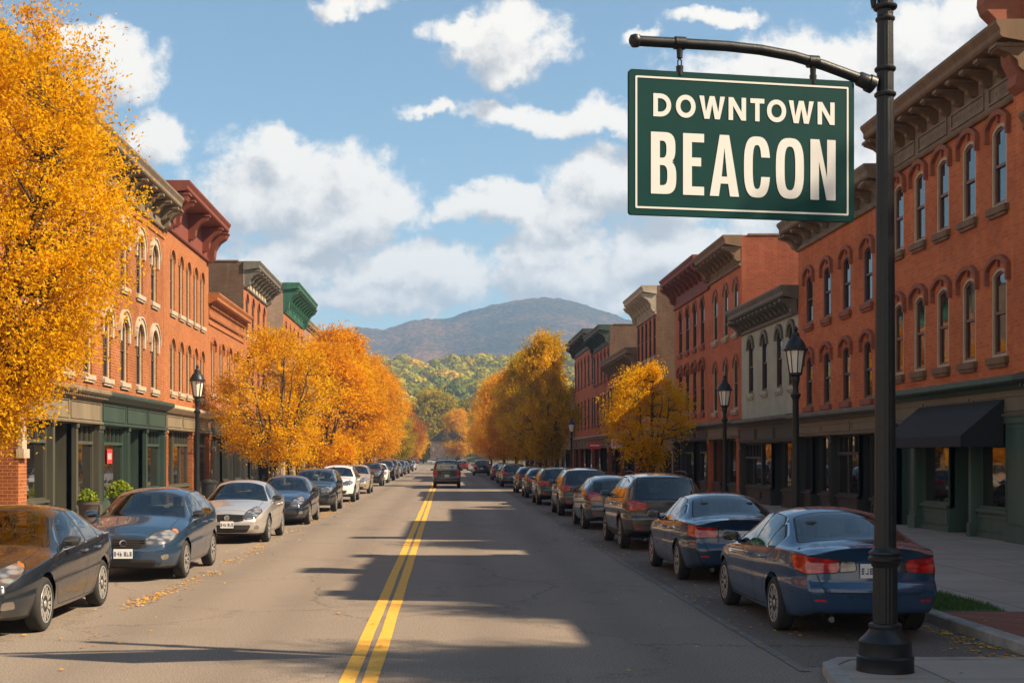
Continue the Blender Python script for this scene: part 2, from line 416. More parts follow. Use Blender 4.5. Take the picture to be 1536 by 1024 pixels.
# cars
M['tyre'] = pm('tyre_rubber', (0.018, 0.017, 0.016), 0.85, var=0.3, scale=12)
M['rim'] = pm('alloy_rim', (0.42, 0.41, 0.39), 0.34, metal=0.5, var=0.12, scale=8)
def car_glass():
    m, N, b, out = new_mat('car_glass')
    m.node_tree.nodes.remove(b)
    lw = N.n('ShaderNodeLayerWeight', ins={'Blend': 0.5})
    # Schlick reflectance of both faces of the pane
    fr = N.m('ADD', N.m('MULTIPLY', N.m('POWER', lw.outputs['Facing'], 4.0), 0.80), 0.085, clamp=True)
    t = N.n('ShaderNodeTexCoord')
    nz = N.n('ShaderNodeTexNoise', ins={'Vector': t.outputs['Object'], 'Scale': 3.0, 'Detail': 4.0})
    tint = N.mix(nz.outputs[0], (0.34, 0.38, 0.37), (0.44, 0.48, 0.46))
    tr = N.n('ShaderNodeBsdfTransparent', ins={'Color': tint})
    gl = N.n('ShaderNodeBsdfGlossy', ins={'Color': (1, 1, 1, 1), 'Roughness': 0.012})
    mx = N.n('ShaderNodeMixShader', ins={0: fr, 1: tr, 2: gl})
    N.set(out.inputs[0], mx.outputs[0])
    return m
M['car_glass'] = car_glass()
M['seat_cloth'] = pm('seat_cloth', (0.045, 0.043, 0.042), 0.9, var=0.2, scale=12)
M['car_black'] = pm('car_black_plastic', (0.016, 0.016, 0.017), 0.6, var=0.25, scale=8)
M['chrome'] = pm('chrome', (0.70, 0.68, 0.65), 0.16, metal=1.0, var=0.06)
M['seam'] = pm('panel_gap', (0.006, 0.006, 0.006), 0.8, var=0.1)
M['plate'] = pm('number_plate', (0.72, 0.72, 0.70), 0.5, var=0.06)
M['plate_ink'] = pm('number_plate_ink', (0.05, 0.06, 0.12), 0.5, var=0.1)
def lamp_lens(name, c0, c1, sc_=26):
    m, N, b, out = new_mat(name)
    t = N.n('ShaderNodeTexCoord')
    vo = N.n('ShaderNodeTexVoronoi', ins={'Vector': N.n('ShaderNodeMapping', ins={'Vector': t.outputs['Object'], 'Scale': (1, 1, 2.2)}).outputs[0], 'Scale': sc_ / 3.0, 'Smoothness': 0.35}, feature='SMOOTH_F1')
    N.set(b.inputs['Base Color'], N.mix(N.sstep(vo.outputs[0], 0.25, 0.6), c0, c1))
    b.inputs['Roughness'].default_value = 0.12
    b.inputs['Coat Weight'].default_value = 1.0
    b.inputs['Coat Roughness'].default_value = 0.02
    return m
M['headlight'] = lamp_lens('headlight_lens', (0.20, 0.20, 0.20), (0.05, 0.05, 0.055), 17)
M['taillight'] = lamp_lens('taillight_lens', (0.62, 0.018, 0.014), (0.30, 0.006, 0.006), 30)
M['amber'] = lamp_lens('amber_lens', (0.85, 0.28, 0.05), (0.55, 0.14, 0.02), 30)
# foliage
GOLD = [(0.0, (0.50, 0.23, 0.005)), (0.35, (0.68, 0.365, 0.006)), (0.7, (0.77, 0.45, 0.009)), (1.0, (0.80, 0.53, 0.02))]
M['leaf_gold'] = leaf_mat('leaf_gold', GOLD)
M['leaf_amber'] = leaf_mat('leaf_amber', [(0.0, (0.48, 0.19, 0.005)), (0.4, (0.72, 0.345, 0.006)), (0.8, (0.82, 0.445, 0.009)), (1.0, (0.82, 0.52, 0.02))])
M['leaf_mixed'] = leaf_mat('leaf_mixed', [(0.0, (0.26, 0.20, 0.010)), (0.35, (0.52, 0.33, 0.010)), (0.7, (0.78, 0.45, 0.012)), (1.0, (0.84, 0.55, 0.025))])
M['leaf_lime'] = leaf_mat('leaf_lime', [(0.0, (0.20, 0.18, 0.015)), (0.5, (0.42, 0.33, 0.025)), (1.0, (0.62, 0.46, 0.04))])
M['leaf_rust'] = leaf_mat('leaf_rust', [(0.0, (0.28, 0.075, 0.018)), (0.5, (0.40, 0.13, 0.022)), (1.0, (0.52, 0.21, 0.03))])
M['leaf_green'] = leaf_mat('leaf_green', [(0.0, (0.07, 0.09, 0.012)), (0.5, (0.16, 0.17, 0.02)), (1.0, (0.34, 0.26, 0.03))])
M['leaf_fresh'] = leaf_mat('leaf_fresh', [(0.0, (0.12, 0.20, 0.02)), (0.5, (0.26, 0.34, 0.04)), (1.0, (0.40, 0.44, 0.07))])
M['leaf_litter'] = leaf_mat('leaf_litter', [(0.0, (0.34, 0.13, 0.02)), (0.5, (0.60, 0.30, 0.03)), (1.0, (0.70, 0.42, 0.05))], 0.1)

# ------------------------------------------------------------------ object helpers
def link(name, data, parent=None, loc=(0, 0, 0), rot=(0, 0, 0), scale=None):
    o = bpy.data.objects.new(name, data)
    COL.objects.link(o)
    if parent is not None:
        o.parent = parent
    o.location = loc
    o.rotation_euler = rot
    if scale is not None:
        o.scale = scale
    return o

def tag(o, label=None, cat=None, group=None, kind=None):
    if label: o['label'] = label
    if cat: o['category'] = cat
    if group: o['group'] = group
    if kind: o['kind'] = kind
    return o

def thing(name, label, cat, loc=(0, 0, 0), rz=0.0, group=None):
    return tag(link(name, None, None, loc, (0, 0, rz)), label, cat, group)

def copy_tree(o, parent=None):
    c = o.copy()
    COL.objects.link(c)
    c.parent = parent
    for ch in list(o.children):
        copy_tree(ch, c)
    return c

class MB:
    """collects polygons; build() makes one mesh datablock / object"""
    def __init__(s, sgn=1.0):
        s.v = []; s.f = []; s.mi = []; s.sm = []; s.sgn = sgn
    def add(s, vs, fs, mi=0, smooth=False):
        o = len(s.v)
        s.v += [(s.sgn * p[0], p[1], p[2]) for p in vs]
        s.f += [tuple(i + o for i in f) for f in fs]
        s.mi += [mi] * len(fs); s.sm += [smooth] * len(fs)
    def box(s, x0, x1, y0, y1, z0, z1, mi=0):
        s.add([(x0, y0, z0), (x1, y0, z0), (x1, y1, z0), (x0, y1, z0), (x0, y0, z1), (x1, y0, z1), (x1, y1, z1), (x0, y1, z1)],
              [(0, 3, 2, 1), (4, 5, 6, 7), (0, 1, 5, 4), (1, 2, 6, 5), (2, 3, 7, 6), (3, 0, 4, 7)], mi)
    def bevbox(s, x0, x1, y0, y1, z0, z1, b, mi=0):
        # box with chamfered vertical profile in x-z, extruded along y
        pts = [(x0 + b, z0), (x1 - b, z0), (x1, z0 + b), (x1, z1 - b), (x1 - b, z1), (x0 + b, z1), (x0, z1 - b), (x0, z0 + b)]
        s.prism(pts, y0, y1, mi)
    def prism(s, pts, y0, y1, mi=0):
        # polygon in (x,z) extruded along y
        n = len(pts)
        vs = [(p[0], y0, p[1]) for p in pts] + [(p[0], y1, p[1]) for p in pts]
        fs = [(i, (i + 1) % n, n + (i + 1) % n, n + i) for i in range(n)]
        s.add(vs, fs, mi)
        tri = tessellate_polygon([[Vector((p[0], p[1], 0)) for p in pts]])
        s.add([(p[0], y0, p[1]) for p in pts], [tuple(t) for t in tri], mi)
        s.add([(p[0], y1, p[1]) for p in pts], [tuple(reversed(t)) for t in tri], mi)
    def prism_x(s, pts, x0, x1, mi=0):
        # polygon in (y,z) extruded along x
        n = len(pts)
        vs = [(x0, p[0], p[1]) for p in pts] + [(x1, p[0], p[1]) for p in pts]
        s.add(vs, [(i, (i + 1) % n, n + (i + 1) % n, n + i) for i in range(n)], mi)
        tri = tessellate_polygon([[Vector((p[0], p[1], 0)) for p in pts]])
        s.add([(x0, p[0], p[1]) for p in pts], [tuple(t) for t in tri], mi)
        s.add([(x1, p[0], p[1]) for p in pts], [tuple(reversed(t)) for t in tri], mi)
    def poly_x(s, loops, x, mi=0):
        # polygon with holes in plane x
        ls = [[Vector((p[0], p[1], 0)) for p in lp] for lp in loops]
        flat = [p for lp in loops for p in lp]
        tri = tessellate_polygon(ls)
        s.add([(x, p[0], p[1]) for p in flat], [tuple(t) for t in tri], mi)
    def band_x(s, loop, x0, x1, mi=0, closed=True):
        n = len(loop)
        vs = [(x0, p[0], p[1]) for p in loop] + [(x1, p[0], p[1]) for p in loop]
        rng = range(n) if closed else range(n - 1)
        s.add(vs, [(i, (i + 1) % n, n + (i + 1) % n, n + i) for i in rng], mi)
    def ring_x(s, outer, inner, x0, x1, mi=0, closed=True):
        # frame between two loops of equal count, from x0 (back) to x1 (front)
        n = len(outer)
        rng = range(n) if closed else range(n - 1)
        vs = [(x1, p[0], p[1]) for p in outer] + [(x1, p[0], p[1]) for p in inner]
        s.add(vs, [(i, (i + 1) % n, n + (i + 1) % n, n + i) for i in rng], mi)
        s.band_x(outer, x0, x1, mi, closed)
        s.band_x(inner, x0, x1, mi, closed)
        if not closed:
            for k in (0, n - 1):
                s.add([(x0, *outer[k]), (x1, *outer[k]), (x1, *inner[k]), (x0, *inner[k])], [(0, 1, 2, 3)], mi)
    def tube(s, pts, radii, n=8, mi=0, cap=True):
        pts = [Vector(p) for p in pts]
        if not hasattr(radii, '__len__'):
            radii = [radii] * len(pts)
        o = len(s.v); up = None
        for i, p in enumerate(pts):
            d = (pts[min(i + 1, len(pts) - 1)] - pts[max(i - 1, 0)]).normalized()
            if up is None:
                up = Vector((0, 0, 1)) if abs(d.z) < 0.9 else Vector((1, 0, 0))
            a = (up - d * up.dot(d)).normalized(); b = d.cross(a); up = a
            for k in range(n):
                t = 2 * PI * k / n
                q = p + (a * math.cos(t) + b * math.sin(t)) * radii[i]
                s.v.append((s.sgn * q.x, q.y, q.z))
        fs = []
        for i in range(len(pts) - 1):
            for k in range(n):
                fs.append((o + i * n + k, o + i * n + (k + 1) % n, o + (i + 1) * n + (k + 1) % n, o + (i + 1) * n + k))
        if cap:
            fs.append(tuple(o + k for k in range(n)))
            fs.append(tuple(o + (len(pts) - 1) * n + k for k in range(n)))
        s.f += fs; s.mi += [mi] * len(fs); s.sm += [True] * len(fs)
    def lathe(s, prof, n=24, c=(0, 0, 0), axis='z', mi=0, flute=None, smooth=True, a0=0.0):
        # prof: [(r, h)], flute(h, angle) -> radius factor
        o = len(s.v)
        for r, h in prof:
            for k in range(n):
                t = 2 * PI * k / n + a0
                rr = r * (flute(h, t) if flute else 1.0)
                if axis == 'z': p = (c[0] + rr * math.cos(t), c[1] + rr * math.sin(t), c[2] + h)
                elif axis == 'x': p = (c[0] + h, c[1] + rr * math.cos(t), c[2] + rr * math.sin(t))
                else: p = (c[0] + rr * math.cos(t), c[1] + h, c[2] + rr * math.sin(t))
                s.v.append((s.sgn * p[0], p[1], p[2]))
        fs = []
        for i in range(len(prof) - 1):
            for k in range(n):
                fs.append((o + i * n + k, o + i * n + (k + 1) % n, o + (i + 1) * n + (k + 1) % n, o + (i + 1) * n + k))
        fs.append(tuple(o + k for k in range(n)))
        fs.append(tuple(o + (len(prof) - 1) * n + k for k in range(n)))
        s.f += fs; s.mi += [mi] * len(fs); s.sm += [smooth] * len(fs)
    def mesh(s, name, mats):
        me = bpy.data.meshes.new(name)
        me.from_pydata(s.v, [], s.f if s.sgn > 0 else [f[::-1] for f in s.f])
        for m in (mats if isinstance(mats, (list, tuple)) else [mats]):
            me.materials.append(m)
        me.polygons.foreach_set('material_index', s.mi)
        me.polygons.foreach_set('use_smooth', s.sm)
        me.update()
        return me
    def build(s, name, mats, parent=None, loc=(0, 0, 0), rot=(0, 0, 0)):
        o = link(name, s.mesh(name, mats), parent, loc, rot)
        if any(s.sm):
            try: o.data.set_sharp_from_angle(angle=R(40))
            except Exception: pass
        return o
# ------------------------------------------------------------------ buildings
# local frame of a building: +x out of the facade towards the road (mirrored for the right row), +y away from the camera, z up
XL, XR = -11.6, 13.0
ZG = 0.13           # pavement level
rng = random.Random(7)

def arc_pts(wd, h, kind, d=0.0, n=12):
    """arch line of an opening of width wd and height h (sill at 0), offset d outwards, from +y side to -y side"""
    if kind == 'flat':
        return [(wd / 2 + d, h + d), (-wd / 2 - d, h + d)]
    rise = wd / 2 if kind == 'round' else wd * 0.2
    r = (wd * wd / 4 + rise * rise) / (2 * rise)
    cz = h - r
    a = math.asin(min(1.0, (wd / 2) / r))
    return [((r + d) * math.sin(a - 2 * a * i / n), cz + (r + d) * math.cos(a - 2 * a * i / n)) for i in range(n + 1)]

def opening(wd, h, kind, t=0.0):
    w2 = wd / 2 - t
    arc = arc_pts(wd, h, kind, -t)
    lp = [(-w2, t), (w2, t)] + [(max(-w2, min(w2, y)), z) for y, z in arc]
    return lp

_wm = {}
def window_meshes(key, sgn, wd, h, kind, outer, sash, sillm, hoodstyle, hoodm):
    k = (key, sgn)
    if k in _wm:
        return _wm[k]
    dp = .04 if sgn > 0 else .10      # how far the sashes stand forward of the deepest reveal
    f = MB(sgn)
    f.ring_x(opening(wd, h, kind), opening(wd, h, kind, 0.075), -0.22, -0.11 + dp)
    s = MB(sgn)
    z = 0.09
    s.ring_x(opening(wd, h, kind, 0.075), opening(wd, h, kind, 0.135), -0.22, -0.155 + dp)
    mid = h * 0.5
    s.box(-0.215 + dp, -0.140 + dp, -wd / 2 + 0.08, wd / 2 - 0.08, mid - 0.035, mid + 0.035)
    p = MB(sgn)
    i = 0.12
    up = opening(wd, h, kind, i)
    up = [(-wd / 2 + i, mid), (wd / 2 - i, mid)] + up[2:]
    p.poly_x([up], -0.178 + dp)
    p.poly_x([[(-wd / 2 + i, i), (wd / 2 - i, i), (wd / 2 - i, mid), (-wd / 2 + i, mid)]], -0.195 + dp)
    sl = MB(sgn)
    sl.box(-0.2, 0.11, -wd / 2 - 0.12, wd / 2 + 0.12, -0.16, -0.003)
    sl.box(0.003, 0.07, -wd / 2 - 0.06, wd / 2 + 0.06, -0.24, -0.16)
    hd = None
    if hoodstyle:
        hd = MB(sgn)
        if hoodstyle == 'stone':
            a_in = arc_pts(wd, h, kind, 0.015); a_out = arc_pts(wd, h, kind, 0.23)
            drop = 0.34
            a_in = [(a_in[0][0], a_in[0][1] - drop)] + a_in + [(a_in[-1][0], a_in[-1][1] - drop)]
            a_out = [(a_out[0][0], a_in[0][1])] + a_out + [(a_out[-1][0], a_in[-1][1])]
            hd.ring_x(a_out, a_in, -0.02, 0.075, 0, False)
            a_i2 = arc_pts(wd, h, kind, 0.235); a_o2 = arc_pts(wd, h, kind, 0.30)
            hd.ring_x(a_o2, a_i2, -0.02, 0.12, 0, False)
        elif hoodstyle == 'label':
            k2 = 'seg' if kind == 'flat' else kind
            a_in = arc_pts(wd, h, k2, 0.19); a_out = arc_pts(wd, h, k2, 0.31)
            drop = 0.32
            a_in = [(a_in[0][0], a_in[0][1] - drop)] + a_in + [(a_in[-1][0], a_in[-1][1] - drop)]
            a_out = [(a_out[0][0], a_in[0][1])] + a_out + [(a_out[-1][0], a_in[-1][1])]
            hd.ring_x(a_out, a_in, -0.02, 0.11, 0, False)
            top = max(z_ for y_, z_ in arc_pts(wd, h, k2, 0.0))
            hd.box(-0.02, 0.06, -0.05, 0.05, top + 0.03, top + 0.30)
        elif hoodstyle == 'brick':
            a_in = arc_pts(wd, h, kind, 0.012); a_out = arc_pts(wd, h, kind, 0.14)
            hd.ring_x(a_out, a_in, -0.02, 0.05, 0, False)
        elif hoodstyle == 'lintel':
            hd.box(-0.02, 0.06, -wd / 2 - 0.14, wd / 2 + 0.14, h + 0.003, h + 0.24)
        elif hoodstyle == 'fan':
            a_in = arc_pts(wd, h, kind, 0.02); a_out = arc_pts(wd, h, kind, 0.20)
            hd.ring_x(a_out, a_in, -0.02, 0.09, 0, False)
    r = (f.mesh('window', outer), s.mesh('sash', sash), p.mesh('pane', M['glass']), sl.mesh('sill', sillm),
         hd.mesh('hood', hoodm) if hd else None, opening(wd, h, kind))
    _wm[k] = r
    return r

def bracket_mesh(sgn, p, h, w, mat):
    b = MB(sgn)
    b.prism([(0.0, 0), (p * 0.86, 0), (p * 0.9, -0.10), (p * 0.82, -0.2 * h), (p * 0.55, -0.34 * h), (p * 0.34, -0.6 * h), (p * 0.30, -0.85 * h), (p * 0.16, -h), (0, -h)], -w / 2, w / 2)
    b.box(0.0, p * 0.95, -w / 2 - 0.025, w / 2 + 0.025, -0.06, 0.02)
    return b.mesh('bracket', mat)

def make_cornice(root, sgn, L, H, hc, p, mat, fmat, n_br, bh, bw=0.16, panels=0, ends=True, dent=0, endmat=None):
    c = MB(sgn)
    zc = H - 0.52
    prof = [(0.004, zc), (0.14, zc + 0.02), (p - 0.16, zc + 0.10), (p - 0.04, zc + 0.13), (p, zc + 0.18), (p, zc + 0.30), (p + 0.05, zc + 0.38), (p + 0.09, zc + 0.44), (p + 0.09, H - 0.003), (0.004, H - 0.003)]
    c.prism(prof, -0.09, L + 0.09)
    z0 = H - hc
    c.prism([(0.004, z0), (0.09, z0), (0.12, z0 + 0.05), (0.12, z0 + 0.11), (0.05, z0 + 0.14), (0.004, z0 + 0.14)], 0.0, L)
    co = c.build('cornice', mat, root)
    f = MB(sgn)
    f.box(0.002, 0.045, 0.01, L - 0.01, z0 + 0.14, zc)
    if panels:
        pw = L / panels
        zt = zc - bh - 0.02
        zb = z0 + 0.20
        if zt - zb > 0.12:
            for i in range(panels):
                y0 = i * pw + 0.14; y1 = (i + 1) * pw - 0.14
                f.ring_x([(y0, zb), (y1, zb), (y1, zt), (y0, zt)], [(y0 + .06, zb + .06), (y1 - .06, zb + .06), (y1 - .06, zt - .06), (y0 + .06, zt - .06)], 0.045, 0.085)
                nn = max(2, int((y1 - y0) / 0.22))
                for j in range(nn):
                    yc = y0 + .1 + (y1 - y0 - .2) * (j + .5) / nn
                    zm = (zb + zt) / 2
                    d = min(.09, (zt - zb) * .3)
                    f.add([(0.047, yc - d, zm), (0.047, yc, zm - d), (0.047, yc + d, zm), (0.047, yc, zm + d), (0.085, yc, zm)], [(0, 1, 4), (1, 2, 4), (2, 3, 4), (3, 0, 4)])
    if dent:
        for i in range(dent):
            yc = L * (i + .5) / dent
            f.box(0.045, 0.17, yc - L / dent * .28, yc + L / dent * .28, zc - 0.16, zc - 0.003)
    f.build('frieze', fmat, co)
    if n_br:
        bm = bracket_mesh(sgn, p, bh, bw, mat)
        for i in range(n_br):
            yc = L * (i + 0.5) / n_br
            link('bracket', bm, co, (sgn * 0.046, yc, zc))
    if ends:
        em = bracket_mesh(sgn, p + 0.06, min(hc - 0.5, bh * 1.55), bw * 1.7, endmat or mat)
        for yc in (bw * 0.9, L - bw * 0.9):
            link('console', em, co, (sgn * 0.05, yc, zc))
    return co

def shop_window(root, sgn, y0, y1, z0, z1, trim, bulk=0.62, trans=0.62, mull=1, depth=-0.16):
    """display window with panelled bulkhead below and divided transom above"""
    w = MB(sgn)
    zb = z0 + bulk
    zt = z1 - trans
    t = 0.07
    # frame
    w.box(depth - .06, depth + .06, y0, y0 + t, zb + .08, z1)
    w.box(depth - .06, depth + .06, y1 - t, y1, zb + .08, z1)
    w.box(depth - .06, depth + .055, y0 + t, y1 - t, z1 - t, z1)
    w.box(depth - .06, depth + .055, y0 + t, y1 - t, zb + .08, zb + .08 + t)
    if trans > 0.1:
        w.box(depth - .06, depth + .075, y0 + t, y1 - t, zt - .05, zt + .05)
        nt = max(2, int((y1 - y0) / 0.55))
        for i in range(1, nt):
            yc = y0 + (y1 - y0) * i / nt
            w.box(depth - .05, depth + .03, yc - .022, yc + .022, zt + .05, z1 - t)
    for i in range(1, mull + 1):
        yc = y0 + (y1 - y0) * i / (mull + 1)
        w.box(depth - .05, depth + .045, yc - .03, yc + .03, zb + .08 + t, (zt - .05) if trans > 0.1 else z1 - t)
    # sill and bulkhead
    w.box(depth - .06, depth + .16, y0 - 0.0, y1 + 0.0, zb, zb + .08)
    o = w.build('shop_window', trim, root)
    b = MB(sgn)
    b.box(depth - .05, depth + .08, y0 + .002, y1 - .002, z0, zb - .002)
    b.box(depth + .08, depth + .12, y0 + .002, y1 - .002, z0, z0 + .12)
    if y1 - y0 > .5 and bulk > .4:
        b.ring_x([(y0 + .1, z0 + .18), (y1 - .1, z0 + .18), (y1 - .1, zb - .07), (y0 + .1, zb - .07)],
                 [(y0 + .16, z0 + .24), (y1 - .16, z0 + .24), (y1 - .16, zb - .13), (y0 + .16, zb - .13)], depth + .08, depth + .11)
    b.build('bulkhead', trim, o)
    p = MB(sgn)
    zlo = zb + .08 + t - .01
    zhi = (zt - .04) if trans > 0.1 else z1 - t + .01
    p.poly_x([[(y0 + t - .01, zlo), (y1 - t + .01, zlo), (y1 - t + .01, zhi), (y0 + t - .01, zhi)]], depth - .02)
    if trans > 0.1:
        p.poly_x([[(y0 + t - .01, zt + .04), (y1 - t + .01, zt + .04), (y1 - t + .01, z1 - t + .01), (y0 + t - .01, z1 - t + .01)]], depth - .035)
    p.build('pane', M['shop_glass'], o)
    return o

def shop_door(root, sgn, y0, y1, z0, z1, trim, depth=-1.0):
    """recessed doorway: soffit, dark side walls, panelled glass door with a transom light"""
    a = MB(sgn)
    a.box(depth - .05, -0.06, y0 - .02, y0, z0, z1)
    a.box(depth - .05, -0.06, y1, y1 + .02, z0, z1)
    a.box(depth - .05, -0.06, y0, y1, z1 - .04, z1)
    zl = z0 + 2.25
    t = .12
    yc0, yc1 = (y0 + y1) / 2 - .5, (y0 + y1) / 2 + .5
    a.box(depth - .05, depth, y0, max(y0 + .01, yc0), z0, z1 - .04)
    a.box(depth - .05, depth, min(y1 - .01, yc1), y1, z0, z1 - .04)
    a.box(depth - .05, depth + .02, max(y0, yc0), min(y1, yc1), zl, zl + .1)
    o = a.build('doorway', trim, root)
    d = MB(sgn)
    ya, yb = max(y0 + .01, yc0) + .01, min(y1 - .01, yc1) - .01
    d.ring_x([(ya, z0 + .02), (yb, z0 + .02), (yb, zl), (ya, zl)], [(ya + t, z0 + .75), (yb - t, z0 + .75), (yb - t, zl - t), (ya + t, zl - t)], depth - .05, depth - .005)
    d.build('door', trim, o)
    p = MB(sgn)
    p.poly_x([[(ya + t - .01, z0 + .74), (yb - t + .01, z0 + .74), (yb - t + .01, zl - t + .01), (ya + t - .01, zl - t + .01)]], depth - .03)
    p.poly_x([[(ya, zl + .1), (yb, zl + .1), (yb, z1 - .04), (ya, z1 - .04)]], depth - .03)
    p.build('pane', M['shop_glass'], o)
    h = MB(sgn)
    h.tube([(depth + .05, yb - .06, z0 + .95), (depth + .05, yb - .06, z0 + 1.25)], .015, 6)
    h.build('handle', M['chrome'], o)
    return o

def storefront(root, sgn, y0, y1, zs, spec, trim, cornmat, friezemat, piermat, base=None, fz=0.75, dent=True, trans=.62):
    """spec: list of (kind, relative width); kind in pier, win, win0, door; from near to far"""
    tot = sum(w for k, w in spec if k != 'pier')
    fixed = sum(w for k, w in spec if k == 'pier')
    sc_ = (y1 - y0 - fixed) / tot
    zt = zs - 0.34 - fz
    y = y0
    for k, w in spec:
        ww = w if k == 'pier' else w * sc_
        if k == 'pier':
            p = MB(sgn)
            p.box(-.22, .09, y, y + ww, ZG, zt)
            p.box(.09, .13, y - .02, y + ww + .02, ZG, ZG + .34)
            p.box(.09, .13, y - .02, y + ww + .02, zt - .16, zt - .002)
            if ww > .22:
                p.ring_x([(y + .05, ZG + .42), (y + ww - .05, ZG + .42), (y + ww - .05, zt - .24), (y + .05, zt - .24)],
                         [(y + .09, ZG + .46), (y + ww - .09, ZG + .46), (y + ww - .09, zt - .28), (y + .09, zt - .28)], .09, .115)
            p.build('pilaster', piermat, root)
        elif k == 'door':
            shop_door(root, sgn, y, y + ww, ZG, zt, trim)
        elif k == 'win0':
            shop_window(root, sgn, y, y + ww, ZG, zt, trim, trans=0, mull=0)
        elif k == 'win2':
            shop_window(root, sgn, y, y + ww, ZG, zt, trim, mull=1, trans=trans)
        else:
            shop_window(root, sgn, y, y + ww, ZG, zt, trim, mull=0, trans=trans)
        y += ww
    f = MB(sgn)
    f.box(-.2, .11, y0, y1, zt, zs - .34)
    nb = max(1, int((y1 - y0) / 2.6))
    for i in range(nb):
        a = y0 + (y1 - y0) * i / nb + .1; b = y0 + (y1 - y0) * (i + 1) / nb - .1
        f.ring_x([(a, zt + .12), (b, zt + .12), (b, zs - .44), (a, zs - .44)], [(a + .05, zt + .17), (b - .05, zt + .17), (b - .05, zs - .49), (a + .05, zs - .49)], .11, .14)
    f.prism([(.112, zt - .002), (.17, zt - .002), (.19, zt + .05), (.112, zt + .09)], y0, y1)
    f.build('signboard', friezemat, root)
    c = MB(sgn)
    c.prism([(-.1, zs - .338), (.16, zs - .338), (.24, zs - .26), (.42, zs - .2), (.46, zs - .16), (.46, zs - .07), (.40, zs - .03), (.05, zs - .002), (-.1, zs - .002)], y0 - .03, y1 + .03)
    if dent:
        n = int((y1 - y0) / .2)
        for i in range(n):
            yc = y0 + (y1 - y0) * (i + .5) / n
            c.box(.2, .33, yc - .05, yc + .05, zs - .32, zs - .235)
    c.build('shop_cornice', cornmat, root)

def building(name, label, side, y0, y1, H, wall, rows, zs, cornice, shops, depth=13.0, sidewall=None, group='brick shop buildings along the street', quoin=None, strings=()):
    sgn = 1.0 if side == 'L' else -1.0
    X = XL if side == 'L' else XR
    L = y1 - y0
    root = thing(name, label, 'building', (X, y0, 0), 0, group)
    w = MB(sgn)
    loops = [[(0, zs - .3), (L, zs - .3), (L, H - .05), (0, H - .05)]]
    for r in rows:
        for c in r['c']:
            loops.append([(c - y0 + p[0], r['z'] + p[1]) for p in opening(r['w'], r['h'], r['k'])])
    w.poly_x(loops, 0.0)
    for lp in loops[1:]:
        w.band_x(lp, -.24, 0.0)
        # closed room side behind the glass
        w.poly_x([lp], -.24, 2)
    # side and back walls
    for yy_ in (0.0, L):
        w.add([(0, yy_, 0), (-depth, yy_, 0), (-depth, yy_, H), (0, yy_, H)], [(0, 1, 2, 3)], 1)
    w.add([(-depth, 0, 0), (-depth, L, 0), (-depth, L, H), (-depth, 0, H)], [(0, 1, 2, 3)], 1)
    # coping
    w.box(-depth - .03, -.3, -.04, .22, H, H + .07, 3)
    w.box(-depth - .03, -.3, L - .22, L + .04, H, H + .07, 3)
    for zz_, hh, pp in strings:
        w.prism([(.002, zz_), (pp, zz_ + .02), (pp, zz_ + hh), (.002, zz_ + hh + .04)], 0.0, L, 0)
    # dark space behind the shop glass
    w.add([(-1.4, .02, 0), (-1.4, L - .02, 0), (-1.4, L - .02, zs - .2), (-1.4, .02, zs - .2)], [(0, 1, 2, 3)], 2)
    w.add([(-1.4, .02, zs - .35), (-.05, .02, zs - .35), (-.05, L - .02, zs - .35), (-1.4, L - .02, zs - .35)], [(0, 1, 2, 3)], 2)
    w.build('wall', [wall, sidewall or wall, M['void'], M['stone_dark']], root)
    rf = MB(sgn)
    rf.add([(-.02, .02, H - .35), (-depth, .02, H - .35), (-depth, L - .02, H - .35), (-.02, L - .02, H - .35)], [(0, 1, 2, 3)])
    rf.build('roof', M['roof'], root)
    for ri, r in enumerate(rows):
        ms = window_meshes(name + str(id(root)) + str(ri), sgn, r['w'], r['h'], r['k'], r.get('outer', M['sash_cream']), r.get('sash', M['sash_brown']), r.get('sill', M['stone']), r.get('hood'), r.get('hoodm', M['stone']))
        for c in r['c']:
            o = link('window', ms[0], root, (0, c - y0, r['z']))
            link('sash', ms[1], o); link('pane', ms[2], o); link('sill', ms[3], o)
            if ms[4]: link('hood', ms[4], o)
    if cornice:
        for cc in (cornice if isinstance(cornice, list) else [cornice]):
            make_cornice(root, sgn, L, H, **cc)
    for s in shops:
        a, b = s.pop('a', y0), s.pop('b', y1)
        storefront(root, sgn, a - y0, b - y0, zs, **s)
    return root

def spread(y0, y1, n, m=0.9):
    return [y0 + m + (y1 - y0 - 2 * m) * i / (n - 1) for i in range(n)]
# ------------------------------------------------------------------ ground, road, pavements
def struct(name, mb, mat, kind='structure'):
    return tag(mb.build(name, mat), kind=kind)

b = MB(); b.add([(-3000, -200, -.06), (3000, -200, -.06), (3000, 3600, -.06), (-3000, 3600, -.06)], [(0, 1, 2, 3)])
struct('ground', b, M['earth'])
KL, KR = -6.9, 6.1
RE = 338.0
b = MB(); b.add([(KL, -30, 0), (KR, -30, 0), (KR, RE, 0), (KL, RE, 0)], [(0, 1, 2, 3)])
b.add([(-60, RE, 0), (60, RE, 0), (60, RE + 11, 0), (-60, RE + 11, 0)], [(0, 1, 2, 3)])
struct('road', b, M['asphalt'])
b = MB(); b.add([(3.55, 13.3, .004), (KR, 13.3, .004), (KR, RE, .004), (3.55, RE, .004)], [(0, 1, 2, 3)])
struct('parking_lane', b, M['asphalt_lane'])
b = MB()
yy = 13.0
while yy < 120:      # worn concrete seam between lane and parking strip, in cast lengths
    b.add([(3.46, yy, .008), (3.57, yy, .008), (3.57, yy + 2.96, .008), (3.46, yy + 2.96, .008)], [(0, 1, 2, 3)])
    yy += 3.0
struct('gutter_strip', b, M['gutter'])
